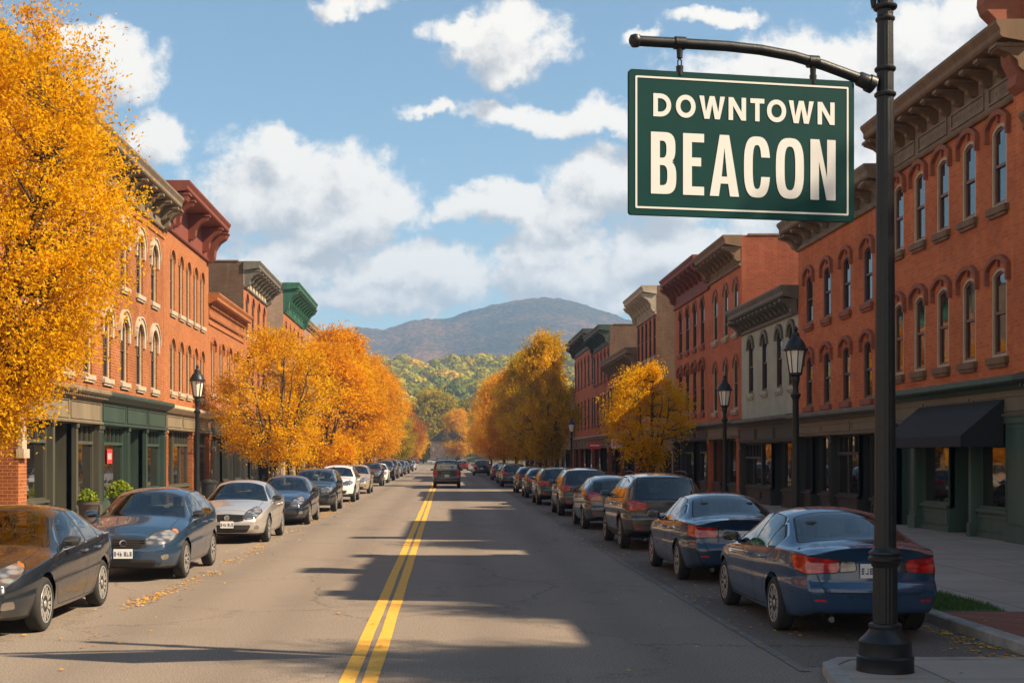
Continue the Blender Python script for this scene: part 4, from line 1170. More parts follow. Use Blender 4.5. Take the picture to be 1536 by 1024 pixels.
def make_tree_meshes(seed, H, zc, rad, trunk_r, ncl, per, leaf, spread_, mat, droop=.0, top_pow=1.0, gap=.0, limbs=9, rmin=.35, zfork=None, flat=.7, shape=None, wob=.36):
    """trunk with limbs reaching into an egg-shaped crown from zc to H; leaves hang in clumps at twig ends"""
    r = np.random.RandomState(seed)
    zf = zfork if zfork else zc * .8
    mid = zc + (H - zc) * .45
    def env(z):
        t = np.clip((z - zc) / (H - zc), 0, 1)
        if shape: return rad * np.interp(t, [q[0] for q in shape], [q[1] for q in shape])
        return rad * np.clip(np.sin(np.pi * np.clip(t, 0.0, 1) ** .86 * .95 + .08), 0.05, 1) ** .62
    # limb skeleton
    wood = MB()
    tp = [(0, 0, 0), (r.uniform(-.05, .05), r.uniform(-.05, .05), zf * .5), (r.uniform(-.08, .08), r.uniform(-.08, .08), zf)]
    wood.tube([tp[0], (0, 0, .15), tp[1], tp[2]], [trunk_r * 1.5, trunk_r * 1.08, trunk_r, trunk_r * .9], 9)
    nodes = []
    for i in range(limbs):
        a = 2 * PI * (i + r.uniform(-.3, .3)) / limbs
        lead = i < 2
        zt = H * (.93 if lead else r.uniform(.62, .9))
        rr = (.25 if lead else r.uniform(.6, .92)) * env(zt)
        s = Vector(tp[2]) + Vector((0, 0, -r.uniform(0, zf * .25)))
        e = Vector((rr * math.cos(a), rr * math.sin(a), zt))
        c = s.lerp(e, .45) + Vector((rr * .18 * math.cos(a), rr * .18 * math.sin(a), (zt - zf) * -.03))
        pts = []
        n = 9
        for k in range(n + 1):
            t = k / n
            p = s * (1 - t) ** 2 + c * 2 * t * (1 - t) + e * t * t
            j = .07 * rad * t * .5
            pts.append(p + Vector((r.uniform(-j, j), r.uniform(-j, j), r.uniform(-j, j) * .5)))
        r0 = trunk_r * r.uniform(.42, .62)
        wood.tube(pts, [r0 * (1 - t / n) ** .8 + .012 for t in range(n + 1)], 6)
        nodes += [(p, r0 * (1 - k / n) ** .8 + .012) for k, p in enumerate(pts) if k > 1]
    NP = np.array([tuple(p) for p, _ in nodes])
    # clump centres
    C = []
    while len(C) < ncl:
        z = zc + (H - zc) * r.uniform(0, 1) ** top_pow
        e = env(z)
        q = r.uniform(rmin ** 2, 1) ** .5 * e
        a = r.uniform(0, 2 * PI)
        p = np.array([q * math.cos(a), q * math.sin(a), z])
        v = fbm_vals(p[None] + 20 * seed, seed, 1.5 / rad * 1.6)[0]
        if v < -gap: continue
        p[:2] *= 1 + wob * v
        p[2] += .10 * rad * v
        C.append(p)
    C = np.array(C)
    for p in C:
        d = NP - p
        w = (d ** 2).sum(1) + np.where(NP[:, 2] > p[2] - .1, 2.5 * rad, 0)
        k = int(np.argmin(w))
        s = Vector(NP[k]); e = Vector(p)
        if (e - s).length < .1: continue
        m = s.lerp(e, .5) + Vector((0, 0, -.06 * (e - s).length))
        r0 = min(nodes[k][1] * .6, .010 + .010 * (e - s).length)
        wood.tube([s, m, e], [r0, r0 * .7, .005], 4, cap=False)
    n = ncl * per
    ci = np.repeat(np.arange(ncl), per)
    base = C[ci]
    sz = r.uniform(.6, 1.5, ncl)[ci][:, None]
    # each clump is a few sprays running outwards from the twig end
    ctr = np.array([0, 0, zc + (H - zc) * .25])
    outd = C - ctr; outd /= np.linalg.norm(outd, axis=1)[:, None] + 1e-6
    nsp = 5
    spd = outd[:, None, :] * .8 + r.normal(0, .62, (ncl, nsp, 3)); spd[:, :, 2] += .12 - droop
    spd /= np.linalg.norm(spd, axis=2)[:, :, None]
    si = r.randint(0, nsp, n)
    tt = r.uniform(-.25, 1, n)[:, None]
    off = spd[ci, si] * tt * spread_ * 1.75 + r.normal(0, 1, (n, 3)) * np.array([1, 1, flat]) * spread_ * .27
    P = base + off * sz
    # leaf quads
    d1 = r.normal(0, 1, (n, 3)); d1 += spd[ci, si] * .8; d1 /= np.linalg.norm(d1, axis=1)[:, None]
    d2 = np.cross(d1, r.normal(0, 1, (n, 3))); d2 /= np.linalg.norm(d2, axis=1)[:, None] + 1e-6
    ls = (leaf * r.uniform(.6, 1.35, n))[:, None]
    V = np.zeros((n, 4, 3))
    V[:, 0] = P - d1 * ls; V[:, 1] = P + d2 * ls * .48; V[:, 2] = P + d1 * ls; V[:, 3] = P - d2 * ls * .48
    tint = np.clip(.5 + .22 * fbm_vals(C + seed, seed + 5, .9)[ci] * 1.6 + r.normal(0, .16, ncl)[ci] * .6 + r.normal(0, .11, n), 0, 1)
    crown = np_mesh('crown', V.reshape(-1, 3), 4, n, mat, tint)
    return wood.mesh('trunk', M['bark']), crown

def plant_tree(ms, x, y, label, group=None, scale=(1, 1, 1), rz=0.0, mat=None, z=0.0, name='street_tree'):
    t = thing(name, label, 'tree', (x, y, z), rz, group)
    t.scale = scale
    link('trunk', ms[0], t)
    c = link('crown', ms[1], t)
    if mat:
        c.material_slots[0].link = 'OBJECT'
        c.material_slots[0].material = mat
    return t

GT = 'golden street trees along the pavements'
TA = make_tree_meshes(11, 11.0, 2.75, 2.95, .17, 1700, 135, .036, .35, M['leaf_gold'], limbs=15, gap=.28, top_pow=1.0, rmin=.35, wob=.22, shape=[(0, .30), (.1, .55), (.25, .82), (.45, 1.0), (.6, .93), (.8, .62), (1, .15)])
plant_tree(TA, -8.2, 22.2, 'huge golden tree filling the upper left corner above the dark parked sedan', GT)
TB = make_tree_meshes(21, 5.1, 1.75, 1.5, .085, 330, 80, .042, .25, M['leaf_gold'], limbs=11, gap=.22, zfork=1.3, rmin=.4)
plant_tree(TB, 8.1, 53.2, 'small golden tree standing before the red brick row on the right pavement', GT, (1.08, 1.08, 1.06))
TC = make_tree_meshes(31, 7.6, 2.1, 2.8, .13, 400, 88, .060, .40, M['leaf_gold'], limbs=13, gap=.16, zfork=1.5, rmin=.45, wob=.26, shape=[(0, .55), (.2, .85), (.45, .98), (.7, .86), (.88, .62), (1, .2)])
plant_tree(TC, -8.0, 63, 'bright golden spreading tree nearest the low brick building on the left', GT)
TD = make_tree_meshes(41, 11.2, 2.5, 3.35, .18, 520, 85, .095, .60, M['leaf_amber'], limbs=13, gap=.2, zfork=2.0, rmin=.4)
plant_tree(TD, -7.8, 84, 'wide amber tree behind the bright golden tree on the left', GT, (.95, .95, .76))
plant_tree(TD, -8.2, 104, 'tall amber tree with thin bare twigs at its top, left row', GT, (1.02, 1.02, 1.0), 2.0)
plant_tree(TD, -7.9, 133, 'orange gold tree in the middle distance of the left row', GT, (.95, .95, 1.0), 4.0)
plant_tree(TD, -8.0, 163, 'orange tree farther along the left row, beyond the tall amber one', GT, (1, 1, 1.05), 1.0)
plant_tree(TC, -7.2, 188, 'low lime yellow tree at the end of the left golden row', GT, (1.2, 1.2, 1.05), .7, M['leaf_lime'])
plant_tree(TD, -8.2, 240, 'round rust brown tree beyond the lime yellow tree', GT, (1.15, 1.15, .98), 3.0, M['leaf_rust'])
plant_tree(TC, -6.8, 262, 'small yellow tree at the foot of the rust brown tree', GT, (1.2, 1.2, 1.0), 2.2)
TE = make_tree_meshes(51, 9.6, 2.3, 2.8, .15, 560, 80, .09, .48, M['leaf_mixed'], limbs=11, gap=.25, zfork=2.0, rmin=.25)
plant_tree(TE, 6.95, 92, 'large dark gold and olive tree beside the far right brick row', GT, (.74, .74, 1.02))
plant_tree(TE, 6.9, 112, 'olive gold tree second in the large right clump', GT, (.86, .86, 1.04), 2.0)
plant_tree(TE, 7.2, 135, 'amber tree third in the large right clump', GT, (1.1, 1.1, 1.08), 4.1, M['leaf_amber'])
plant_tree(TD, 7.0, 160, 'orange gold tree at the left end of the right clump', GT, (1.05, 1.05, .98), 1.2)
plant_tree(TC, 6.8, 196, 'small amber tree under the right clump near the road end', GT, (1.15, 1.15, 1.1), .4, M['leaf_amber'])
plant_tree(TD, 3.6, 352, 'round orange tree closing the end of the road', GT, (1.35, 1.35, 1.2), 2.5, M['leaf_gold'])
plant_tree(TD, 10.5, 300, 'amber tree behind the right end of the road', GT, (1.4, 1.4, 1.6), .5, M['leaf_gold'])
TG = make_tree_meshes(61, 20, 4.0, 8.2, .4, 520, 58, .33, 1.15, M['leaf_green'], limbs=10, gap=.5, rmin=.45, flat=.5)
for x, y, sx, sz, rz, lb in ((16.6, 8.0, .75, 1.28, .3, 'nearest tall amber tree standing in the yard behind the low shop, outside the photo'),
                             (17.0, 13.2, .62, 1.22, 1.3, 'second tall amber tree standing in the yard behind the low shop, outside the photo'),
                             (18.2, 26.3, .72, 1.34, 2.4, 'tall amber tree standing behind the low red shop, outside the right edge')):
    plant_tree(TD, x, y, lb, GT, (sx, sx, sz), rz)  # unseen trees, placed so that their shadows feather the road
GF = 'big green trees beyond the end of the street'
for i, (x, y, s, m, lb) in enumerate([
        (-4, 400, 1.02, M['leaf_lime'], 'large domed yellow green tree rising above the end of the street'),
        (5, 440, .95, M['leaf_green'], 'dark green tree behind the domed yellow green tree'),
        (-16, 380, .85, M['leaf_green'], 'green tree left of the domed tree at the street end'),
        (14, 395, .8, M['leaf_lime'], 'lime green tree right of the domed tree at the street end'),
        (-26, 420, .9, M['leaf_lime'], 'yellow green tree farthest left beyond the street end'),
        (26, 420, .85, M['leaf_green'], 'green tree farthest right beyond the street end'),
        (-6, 366, .42, M['leaf_green'], 'small green tree low beside the tan house')]):
    plant_tree(TG, x, y, lb, GF, (s, s, s), i * 1.7, m, name='broad_tree')

# ------------------------------------------------------------------ wooded hills and the mountain
def ico(sub):
    import bmesh
    bm = bmesh.new(); bmesh.ops.create_icosphere(bm, subdivisions=sub, radius=1)
    V = np.array([v.co[:] for v in bm.verts]); Fc = np.array([[v.index for v in f.verts] for f in bm.faces]); bm.free()
    return V, Fc
def hill_z(x, y):
    s = np.clip((y - 470) / 480, 0, 1)
    return 62 * s ** 1.15 + 5 * np.sin(x * .012 + 1) * s + 4 * np.sin(y * .02) * s
nx, ny = 60, 40
gx, gy = np.meshgrid(np.linspace(-420, 420, nx), np.linspace(455, 1150, ny))
gzv = hill_z(gx, gy) - np.clip((gy - 950) / 200, 0, 1) ** 2 * 50 - 1
Vg = np.stack([gx, gy, gzv], 2).reshape(-1, 3)
b = MB(); b.v = [tuple(v) for v in Vg]
for j in range(ny - 1):
    for i in range(nx - 1):
        b.f.append((j * nx + i, j * nx + i + 1, (j + 1) * nx + i + 1, (j + 1) * nx + i)); b.mi.append(0); b.sm.append(True)
struct('hillside', b, M['earth'])

def forest(n, name, mat, leaf):
    """a far-off wood: crowns built of many leaf-clump faces"""
    r = np.random.RandomState(5)
    x = r.uniform(-300, 330, n * 3); y = 470 + 500 * r.uniform(0, 1, n * 3) ** 1.0
    keep = np.abs(x) < y * .34 + 10
    x, y = x[keep][:n], y[keep][:n]
    n = len(x)
    R_ = r.uniform(4.0, 8.0, n); z = hill_z(x, y) + R_ * .5
    per = 420
    d = r.normal(0, 1, (n, per, 3)); d /= np.linalg.norm(d, axis=2)[:, :, None]
    d[:, :, 2] = np.abs(d[:, :, 2]) * 1.0 - .25
    lump = np.sin(d[:, :, 0] * 4 + x[:, None]) * np.sin(d[:, :, 1] * 4 + y[:, None]) * .16
    rad = R_[:, None] * (1 + lump + r.normal(0, .06, (n, per)))
    P = np.stack([x, y, z], 1)[:, None, :] + d * rad[:, :, None] * np.array([1, 1, .9])
    P = P.reshape(-1, 3); m = len(P); D = d.reshape(-1, 3)
    d1 = np.cross(D, r.normal(0, 1, (m, 3))); d1 /= np.linalg.norm(d1, axis=1)[:, None] + 1e-6
    d2 = np.cross(D + r.normal(0, .35, (m, 3)), d1); d2 /= np.linalg.norm(d2, axis=1)[:, None] + 1e-6
    ls = (np.repeat(R_, per) * .115 * r.uniform(.7, 1.3, m))[:, None]
    V = np.zeros((m, 4, 3)); V[:, 0] = P - d1 * ls; V[:, 1] = P + d2 * ls; V[:, 2] = P + d1 * ls; V[:, 3] = P - d2 * ls
    tint = np.clip(np.repeat(r.beta(2.6, 2.6, n), per) + r.normal(0, .1, m), 0, 1)
    return tag(link(name, np_mesh(name, V.reshape(-1, 3), 4, m, mat, tint)), kind='stuff')
M['leaf_wood'] = leaf_mat('leaf_wood', [(0.0, (0.10, 0.13, 0.018)), (0.4, (0.24, 0.24, 0.024)), (0.75, (0.44, 0.36, 0.03)), (1.0, (0.60, 0.36, 0.035))], .3)
forest(1500, 'woods', M['leaf_wood'], 1.0)

def mountain():
    prof = np.array([(-900, 640), (-300, 560), (0, 530), (300, 512), (420, 502), (500, 494), (535, 489), (552, 491), (575, 494), (590, 489), (615, 480), (640, 477), (668, 478), (700, 466), (740, 456), (775, 449), (815, 444.5), (845, 447), (875, 455), (905, 465), (930, 473), (955, 484), (1000, 505), (1080, 530), (1300, 570), (2400, 650)], float)
    D = 2700.0
    X = (prof[:, 0] - VPX) / F_PX * D; Zp = (VPY - prof[:, 1]) / F_PX * D + HCAM
    nx, ny = 420, 170
    xs = np.linspace(-1250, 1500, nx); ys = np.concatenate([np.linspace(1150, 2720, 130), np.linspace(2740, 3500, 40)])
    gx, gy = np.meshgrid(xs, ys)
    pz = np.interp(gx * D / np.minimum(np.maximum(gy, 2000), D), X, Zp)
    s = np.clip((gy - 1150) / (D - 1150), 0, 1)
    z = pz * np.where(gy <= D, s ** 1.25, 1 - np.clip((gy - D) / 800, 0, 1) ** 2 * .8)
    P = np.stack([gx.ravel(), gy.ravel()], 1)
    r = np.random.RandomState(9)
    nz = np.zeros(len(P)); amp = 12.0; fr = .004
    for o in range(7):
        for k in range(4):
            a = r.uniform(0, 6.28); nz += amp / 4 * np.sin((P[:, 0] * np.cos(a) + P[:, 1] * np.sin(a)) * fr * r.uniform(.7, 1.4) + r.uniform(0, 6.28))
        amp *= .62; fr *= 2.1
    edge = np.clip(np.abs(gy.ravel() - D) / 250, .12, 1)
    z = z.ravel() + nz * np.clip(z.ravel() / 120, 0, 1) * edge + r.uniform(-1.6, 1.6, len(P)) * (z.ravel() > 5)
    mb = MB(); mb.v = [tuple(v) for v in np.stack([P[:, 0], P[:, 1], z - 1], 1)]
    m_ = len(ys)
    for j in range(m_ - 1):
        for i in range(nx - 1):
            mb.f.append((j * nx + i, j * nx + i + 1, (j + 1) * nx + i + 1, (j + 1) * nx + i)); mb.mi.append(0); mb.sm.append(True)
    m, N, bb, out = new_mat('mountain_woods')
    geo = N.n('ShaderNodeNewGeometry')
    n1 = N.n('ShaderNodeTexNoise', ins={'Vector': geo.outputs['Position'], 'Scale': .0045, 'Detail': 8.0, 'Roughness': .65})
    n2 = N.n('ShaderNodeTexNoise', ins={'Vector': geo.outputs['Position'], 'Scale': .07, 'Detail': 5.0, 'Roughness': .7})
    n3 = N.n('ShaderNodeTexVoronoi', ins={'Vector': geo.outputs['Position'], 'Scale': .085})
    f = N.m('ADD', N.m('MULTIPLY', n1.outputs[0], .6), N.m('MULTIPLY', n2.outputs[0], .45))
    c = N.ramp(f, [(.38, (.016, .024, .018)), (.5, (.034, .036, .022)), (.6, (.14, .075, .028)), (.72, (.24, .12, .04))])
    N.set(bb.inputs['Base Color'], c)
    bb.inputs['Roughness'].default_value = 1.0
    bb.inputs['Specular IOR Level'].default_value = 0.0
    bp = N.n('ShaderNodeBump', ins={'Strength': 0.7, 'Distance': 8.0, 'Height': N.m('SUBTRACT', n2.outputs[0], n3.outputs[0])})
    N.set(bb.inputs['Normal'], bp.outputs[0])
    struct('mountain', mb, m)
mountain()

# air between the street and the mountain
b = MB(); b.box(-1600, 1700, -60, 3600, -2.5, 420)
hm = bpy.data.materials.new('haze_air'); hm.use_nodes = True; hm.node_tree.nodes.clear()
N = NT(hm.node_tree)
pv = N.n('ShaderNodeVolumePrincipled', ins={'Color': (0.40, 0.63, 1.0, 1), 'Density': 0.00026, 'Anisotropy': 0.1})
ho = N.n('ShaderNodeOutputMaterial'); hm.node_tree.links.new(pv.outputs[0], ho.inputs['Volume'])
hz = struct('haze', b, hm, 'stuff')
# ------------------------------------------------------------------ cars
def poly_sdf(px, py, poly):
    """signed distance (negative inside) from points to a polygon"""
    n = len(poly)
    d = np.full(px.shape, 1e9); s = np.ones(px.shape)
    for i in range(n):
        ax, ay = poly[i]; bx, by = poly[i - 1]
        ex, ey = bx - ax, by - ay
        wx, wy = px - ax, py - ay
        t = np.clip((wx * ex + wy * ey) / (ex * ex + ey * ey + 1e-12), 0, 1)
        d = np.minimum(d, (wx - ex * t) ** 2 + (wy - ey * t) ** 2)
        c1 = py >= ay; c2 = py < by; c3 = ex * wy > ey * wx
        flip = (c1 & c2 & c3) | (~c1 & ~c2 & ~c3)
        s = np.where(flip, -s, s)
    return s * np.sqrt(d)

def rpoly(px, py, poly, r):
    # rounded: shrink about the centroid-free way, by offsetting
    return poly_sdf(px, py, poly) if r == 0 else np.maximum(poly_sdf(px, py, poly), -1e9)

class Shell:
    def __init__(s):
        s.V = []; s.F = []; s.T = []
    def arr(s):
        return np.array(s.V)
    def split(s, fn, tags):
        """cut faces carrying one of the tags along fn(P)=0; returns (inside, outside) lists of face ids"""
        P = s.arr(); g = fn(P)
        cache = {}; ins = []; nF = []; nT = []; flags = []
        V = s.V
        def cut(i, j):
            k = (i, j) if i < j else (j, i)
            if k not in cache:
                t = g[i] / (g[i] - g[j])
                cache[k] = len(V); V.append(tuple(P[i] + (P[j] - P[i]) * t))
            return cache[k]
        for f, t in zip(s.F, s.T):
            if t not in tags:
                nF.append(f); nT.append(t); flags.append(False); continue
            gs = [g[i] < 0 for i in f]
            if all(gs): nF.append(f); nT.append(t); flags.append(True); continue
            if not any(gs): nF.append(f); nT.append(t); flags.append(False); continue
            a = []; b_ = []; n = len(f)
            for q in range(n):
                i, j = f[q], f[(q + 1) % n]
                (a if gs[q] else b_).append(i)
                if gs[q] != gs[(q + 1) % n]:
                    c = cut(i, j); a.append(c); b_.append(c)
            if len(a) > 2: nF.append(tuple(a)); nT.append(t); flags.append(True)
            if len(b_) > 2: nF.append(tuple(b_)); nT.append(t); flags.append(False)
        s.F, s.T = nF, nT
        return flags
    def carve(s, fn, tags, newtag):
        fl = s.split(fn, tags)
        s.T = [newtag if (f and t in tags) else t for f, t in zip(fl, s.T)]
    def mesh(s, name, tagmats, smooth=True, offset=0.0):
        """tagmats: list of (set of tags, material)"""
        idx = {}; vs = []; fs = []; mi = []
        for f, t in zip(s.F, s.T):
            for k, (ts, m) in enumerate(tagmats):
                if t in ts:
                    ff = []
                    for i in f:
                        if i not in idx:
                            idx[i] = len(vs); vs.append(tuple(s.V[i]))
                        if idx[i] not in ff: ff.append(idx[i])
                    if len(ff) > 2: fs.append(ff); mi.append(k)
                    break
        if not fs: return None
        me = bpy.data.meshes.new(name)
        me.from_pydata(vs, [], fs)
        for _, m in tagmats: me.materials.append(m)
        me.polygons.foreach_set('material_index', mi)
        me.polygons.foreach_set('use_smooth', [smooth] * len(fs))
        me.update()
        return me

def smooth_curve(pts, ys, w=5, it=2):
    p = sorted(pts)
    f = np.linspace(ys.min() - .3, ys.max() + .3, 900)
    v = np.interp(f, [a for a, _ in p], [b_ for _, b_ in p])
    k = max(1, int(w))
    ker = np.ones(2 * k + 1) / (2 * k + 1)
    for _ in range(it):
        v = np.convolve(np.pad(v, k, mode='edge'), ker, 'valid')
    return np.interp(ys, f, v)

SIDE = {'sideL', 'sideR'}; GH = {'ghL', 'ghR'}
def car_shell(c):
    L2 = c['L'] / 2
    ys = np.arange(-L2, L2 + 1e-6, c.get('step', .045))
    ys = np.unique(np.concatenate([ys, [L2], np.linspace(-L2, -L2 + .5, 22), np.linspace(L2 - .4, L2, 16)]))
    ys = ys[np.concatenate([[True], np.diff(ys) > .006])]
    zt = smooth_curve(c['zt'], ys, c.get('sw', 14)); zb = smooth_curve(c['zb'], ys, 22)
    wb = smooth_curve(c['wb'], ys, 22); wt = smooth_curve(c['wt'], ys, 16); z0 = smooth_curve(c['z0'], ys, 10)
    bulge = c.get('bulge', .028)
    S = Shell()
    rows = []
    for i, y in enumerate(ys):
        crown = c.get('crown', .075)
        ze = max(zb[i] + .012, zt[i] - crown)
        we = min(wt[i], wb[i] - .012)
        gh = np.clip((ze - zb[i] - .03) / .25, 0, 1)
        P = []; tg = []
        wsl = wb[i] - .045
        for k in range(4):
            P.append((wsl * .93 * k / 3, z0[i])); tg.append('bottom')
        # body side as smooth spline
        zB, zT = z0[i], zb[i]
        h = zT - zB
        ctrl = [(wsl, zB + .03), (wb[i] - .008, zB + .22 * h), (wb[i] + bulge * .75, zB + .47 * h), (wb[i] + bulge * .55, zB + .60 * h), (wb[i] + bulge, zB + .74 * h), (wb[i] + bulge * .6, zB + .88 * h), (wb[i], zT)]
        cx = np.array(ctrl); tt = np.linspace(0, len(ctrl) - 1, 20)
        for t in tt:
            a = min(int(t), len(ctrl) - 2); u = t - a
            p0 = cx[max(a - 1, 0)]; p1 = cx[a]; p2 = cx[a + 1]; p3 = cx[min(a + 2, len(ctrl) - 1)]
            q = .5 * ((2 * p1) + (-p0 + p2) * u + (2 * p0 - 5 * p1 + 4 * p2 - p3) * u * u + (-p0 + 3 * p1 - 3 * p2 + p3) * u ** 3)
            P.append((q[0], q[1])); tg.append('side')
        for k in range(1, 11):
            t = k / 10
            bow = .030 * math.sin(PI * t) * gh
            P.append((wb[i] + (we - wb[i]) * t + bow, zb[i] + (ze - zb[i]) * t)); tg.append('gh')
        for k in range(1, 13):
            t = k / 12
            x = we * (1 - t)
            P.append((x, ze + (zt[i] - ze) * (1 - (1 - t) ** 2.6))); tg.append('top')
        rows.append(P)
    npf = len(rows[0])
    # full ring: right side 0..npf-1 then mirrored
    ring = []
    for i, P in enumerate(rows):
        idx = []
        for (x, z) in P:
            idx.append(len(S.V)); S.V.append((x, ys[i], z))
        idl = [idx[0]]
        for k in range(1, npf - 1):
            idl.append(len(S.V)); S.V.append((-P[k][0], ys[i], P[k][1]))
        idl.append(idx[-1])
        ring.append((idx, idl))
    for i in range(len(ys) - 1):
        for k in range(npf - 1):
            t = tg[k + 1]
            a, b_ = ring[i], ring[i + 1]
            S.F.append((a[0][k], b_[0][k], b_[0][k + 1], a[0][k + 1])); S.T.append(t if t in ('bottom', 'top') else t + 'R')
            S.F.append((a[1][k + 1], b_[1][k + 1], b_[1][k], a[1][k])); S.T.append(t if t in ('bottom', 'top') else t + 'L')
    # end caps
    for end, (i, name) in enumerate(((0, 'rear'), (len(ys) - 1, 'front'))):
        nr = 14
        for sgn in (1, -1):
            grid = []
            for k in range(npf):
                x, z = rows[i][k]
                col_ = [ring[i][0 if sgn > 0 else 1][k]]
                for r_ in range(1, nr + 1):
                    col_.append(len(S.V)); S.V.append((sgn * x * (1 - r_ / nr), ys[i], z))
                grid.append(col_)
            for k in range(npf - 1):
                for r_ in range(nr):
                    f = (grid[k][r_], grid[k + 1][r_], grid[k + 1][r_ + 1], grid[k][r_ + 1])
                    S.F.append(f if (sgn > 0) != (name == 'front') else f[::-1]); S.T.append(name)
    # plan bulge, rake and fascia relief at both ends
    V = S.arr()
    x, y, z = V[:, 0].copy(), V[:, 1].copy(), V[:, 2].copy()
    for sgn, key in ((1, 'front'), (-1, 'rear')):
        e = c[key]
        f = np.clip((sgn * y - (L2 - e.get('len', .7))) / e.get('len', .7), 0, 1) ** 1.7
        B = e['B'] * (1 - np.minimum(1, np.abs(x) / e.get('w', .78)) ** 2.3)
        rk = np.interp(z, [p[0] for p in e['rake']], [p[1] for p in e['rake']])
        y = np.where(sgn * y > 0, y + sgn * f * (B - rk), y)
    S.V = [tuple(p) for p in np.stack([x, y, z], 1)]
    return S

def grow(poly, d):
    cx = sum(p[0] for p in poly) / len(poly); cy = sum(p[1] for p in poly) / len(poly)
    return poly

def build_car(kind, c, paint):
    """returns the root Empty with all parts; the car points to +y"""
    S = car_shell(c)
    V0 = S.arr()
    yF, yR = V0[:, 1].max(), V0[:, 1].min()
    ax = c['axles']; wr = c['wr']
    ar = wr + c.get('gap', .045)
    # wheel arches
    for ya in ax:
        S.carve(lambda P: np.hypot(P[:, 1] - ya, P[:, 2] - wr - .01) - ar, SIDE | {'bottom', 'rear', 'front'}, 'cutout')
    if c.get('cladding'):
        S.carve(lambda P: np.minimum.reduce([np.hypot(P[:, 1] - ya, P[:, 2] - wr - .01) - ar - .07 for ya in ax] + [P[:, 2] - c['cladding']]), SIDE, 'clad')
    # side windows: dark surround, then panes
    r0 = .045
    def wins(P, d=0.0):
        return np.minimum.reduce([poly_sdf(P[:, 1], P[:, 2], w) for w in c['side']]) - r0 - d
    S.carve(lambda P: wins(P, c.get('trim_w', .028)), GH, 'surround')
    for k, w in enumerate(c['side']):
        S.carve(lambda P, w=w: poly_sdf(P[:, 1], P[:, 2], w) - r0 + .012, {'surround'}, 'pane%d' % k)
    # which side
    sides = {}
    for n_, t in enumerate(S.T):
        if t.startswith('pane'):
            x = sum(S.V[i][0] for i in S.F[n_])
            S.T[n_] = t + ('R' if x > 0 else 'L')
    if c.get('chrome_line'):
        S.carve(lambda P: wins(P, .012) * -1, {'surround'}, 'chromeline')
    # windscreen and rear window
    ws = c['ws']
    S.carve(lambda P: np.maximum(poly_sdf(P[:, 0], P[:, 1], ws) - .05 - .025, 0 - P[:, 1] - .2), {'top'}, 'ws_edge')
    S.carve(lambda P: poly_sdf(P[:, 0], P[:, 1], ws) - .05, {'ws_edge'}, 'windscreen')
    rw = c['rw']; ri = 2 if c.get('rw_xz') else 1
    S.carve(lambda P: np.maximum(poly_sdf(P[:, 0], P[:, ri], rw) - .05 - .025, P[:, 1] + (c.get('rw_ymax', .6))), {'top', 'rear'}, 'rw_edge')
    S.carve(lambda P: poly_sdf(P[:, 0], P[:, ri], rw) - .05, {'rw_edge'}, 'backlight')
    # lamps
    def cF(P): return np.abs(P[:, 0]) + c.get('kF', 1.1) * (yF - P[:, 1])
    def cR(P): return np.abs(P[:, 0]) + c.get('kR', 1.1) * (P[:, 1] - yR)
    body_t = SIDE | GH | {'front', 'rear', 'top'}
    def lampcut(fn, newtag, tags=body_t):
        S.carve(fn, tags, newtag)
    for key, fn_c, cond in (('head', cF, lambda P: .6 - P[:, 1]), ('tail', cR, lambda P: P[:, 1] + .6)):
        for nm, poly, r_ in c[key]:
            S.carve(lambda P: np.maximum(poly_sdf(fn_c(P), P[:, 2], poly) - r_ - .012, cond(P)), body_t, nm + '_rim')
            S.carve(lambda P: poly_sdf(fn_c(P), P[:, 2], poly) - r_, {nm + '_rim'}, nm)
    for nm, poly, r_ in c['front_feat']:
        S.carve(lambda P: np.maximum(poly_sdf(np.abs(P[:, 0]), P[:, 2], poly) - r_, 1.2 - P[:, 1]), {'front', 'top'} | SIDE | GH, nm)
    for nm, poly, r_ in c['rear_feat']:
        S.carve(lambda P: np.maximum(poly_sdf(np.abs(P[:, 0]), P[:, 2], poly) - r_, P[:, 1] + 1.2), {'rear'} | SIDE | GH | {'top'}, nm)
    # panel gaps: doors, bonnet, boot
    g = .0055
    for poly in c['doors']:
        S.carve(lambda P: poly_sdf(P[:, 1], P[:, 2], poly) - .04 - g, SIDE | GH, 'tmpseam')
        S.carve(lambda P: poly_sdf(P[:, 1], P[:, 2], poly) - .04 + g, {'tmpseam'}, 'doorskin')
        # inside goes back to being body side
        S.T = ['seam' if t == 'tmpseam' else ('sideR' if t == 'doorskin' else t) for t in S.T]
    for nm, poly, axs, tags, cond in c['lids']:
        S.carve(lambda P: np.maximum(poly_sdf(P[:, 0], P[:, axs], poly) - .05 - g, cond(P)), tags, 'tmpseam')
        S.carve(lambda P: poly_sdf(P[:, 0], P[:, axs], poly) - .05 + g, {'tmpseam'}, 'lidskin')
        S.T = ['seam' if t == 'tmpseam' else ('top' if t == 'lidskin' else t) for t in S.T]
    root = bpy.data.objects.new(kind, None); COL.objects.link(root)
    used = {'sideL', 'sideR', 'ghL', 'ghR', 'top', 'front', 'rear'}
    black = {'bottom', 'clad', 'ws_edge', 'rw_edge', 'valance', 'head_rim', 'amber_rim'}
    body = S.mesh('body', [(used, paint), ({'seam'}, M['seam']), (black, M['car_black']), ({'tail_rim', 'tail2_rim', 'reflector_rim'}, M['car_black'])])
    P_ = lambda n_, me, **k: link(n_, me, root, **k) if me else None
    P_('body', body)
    # dark inner tub and wheel wells so nothing shows through the arches
    t = MB()
    t.box(-.62, .62, ax[1] - .2, ax[0] + .2, .24, .62)
    t.box(-.80, .80, ax[1] + ar + .02, ax[0] - ar - .02, .22, .6)
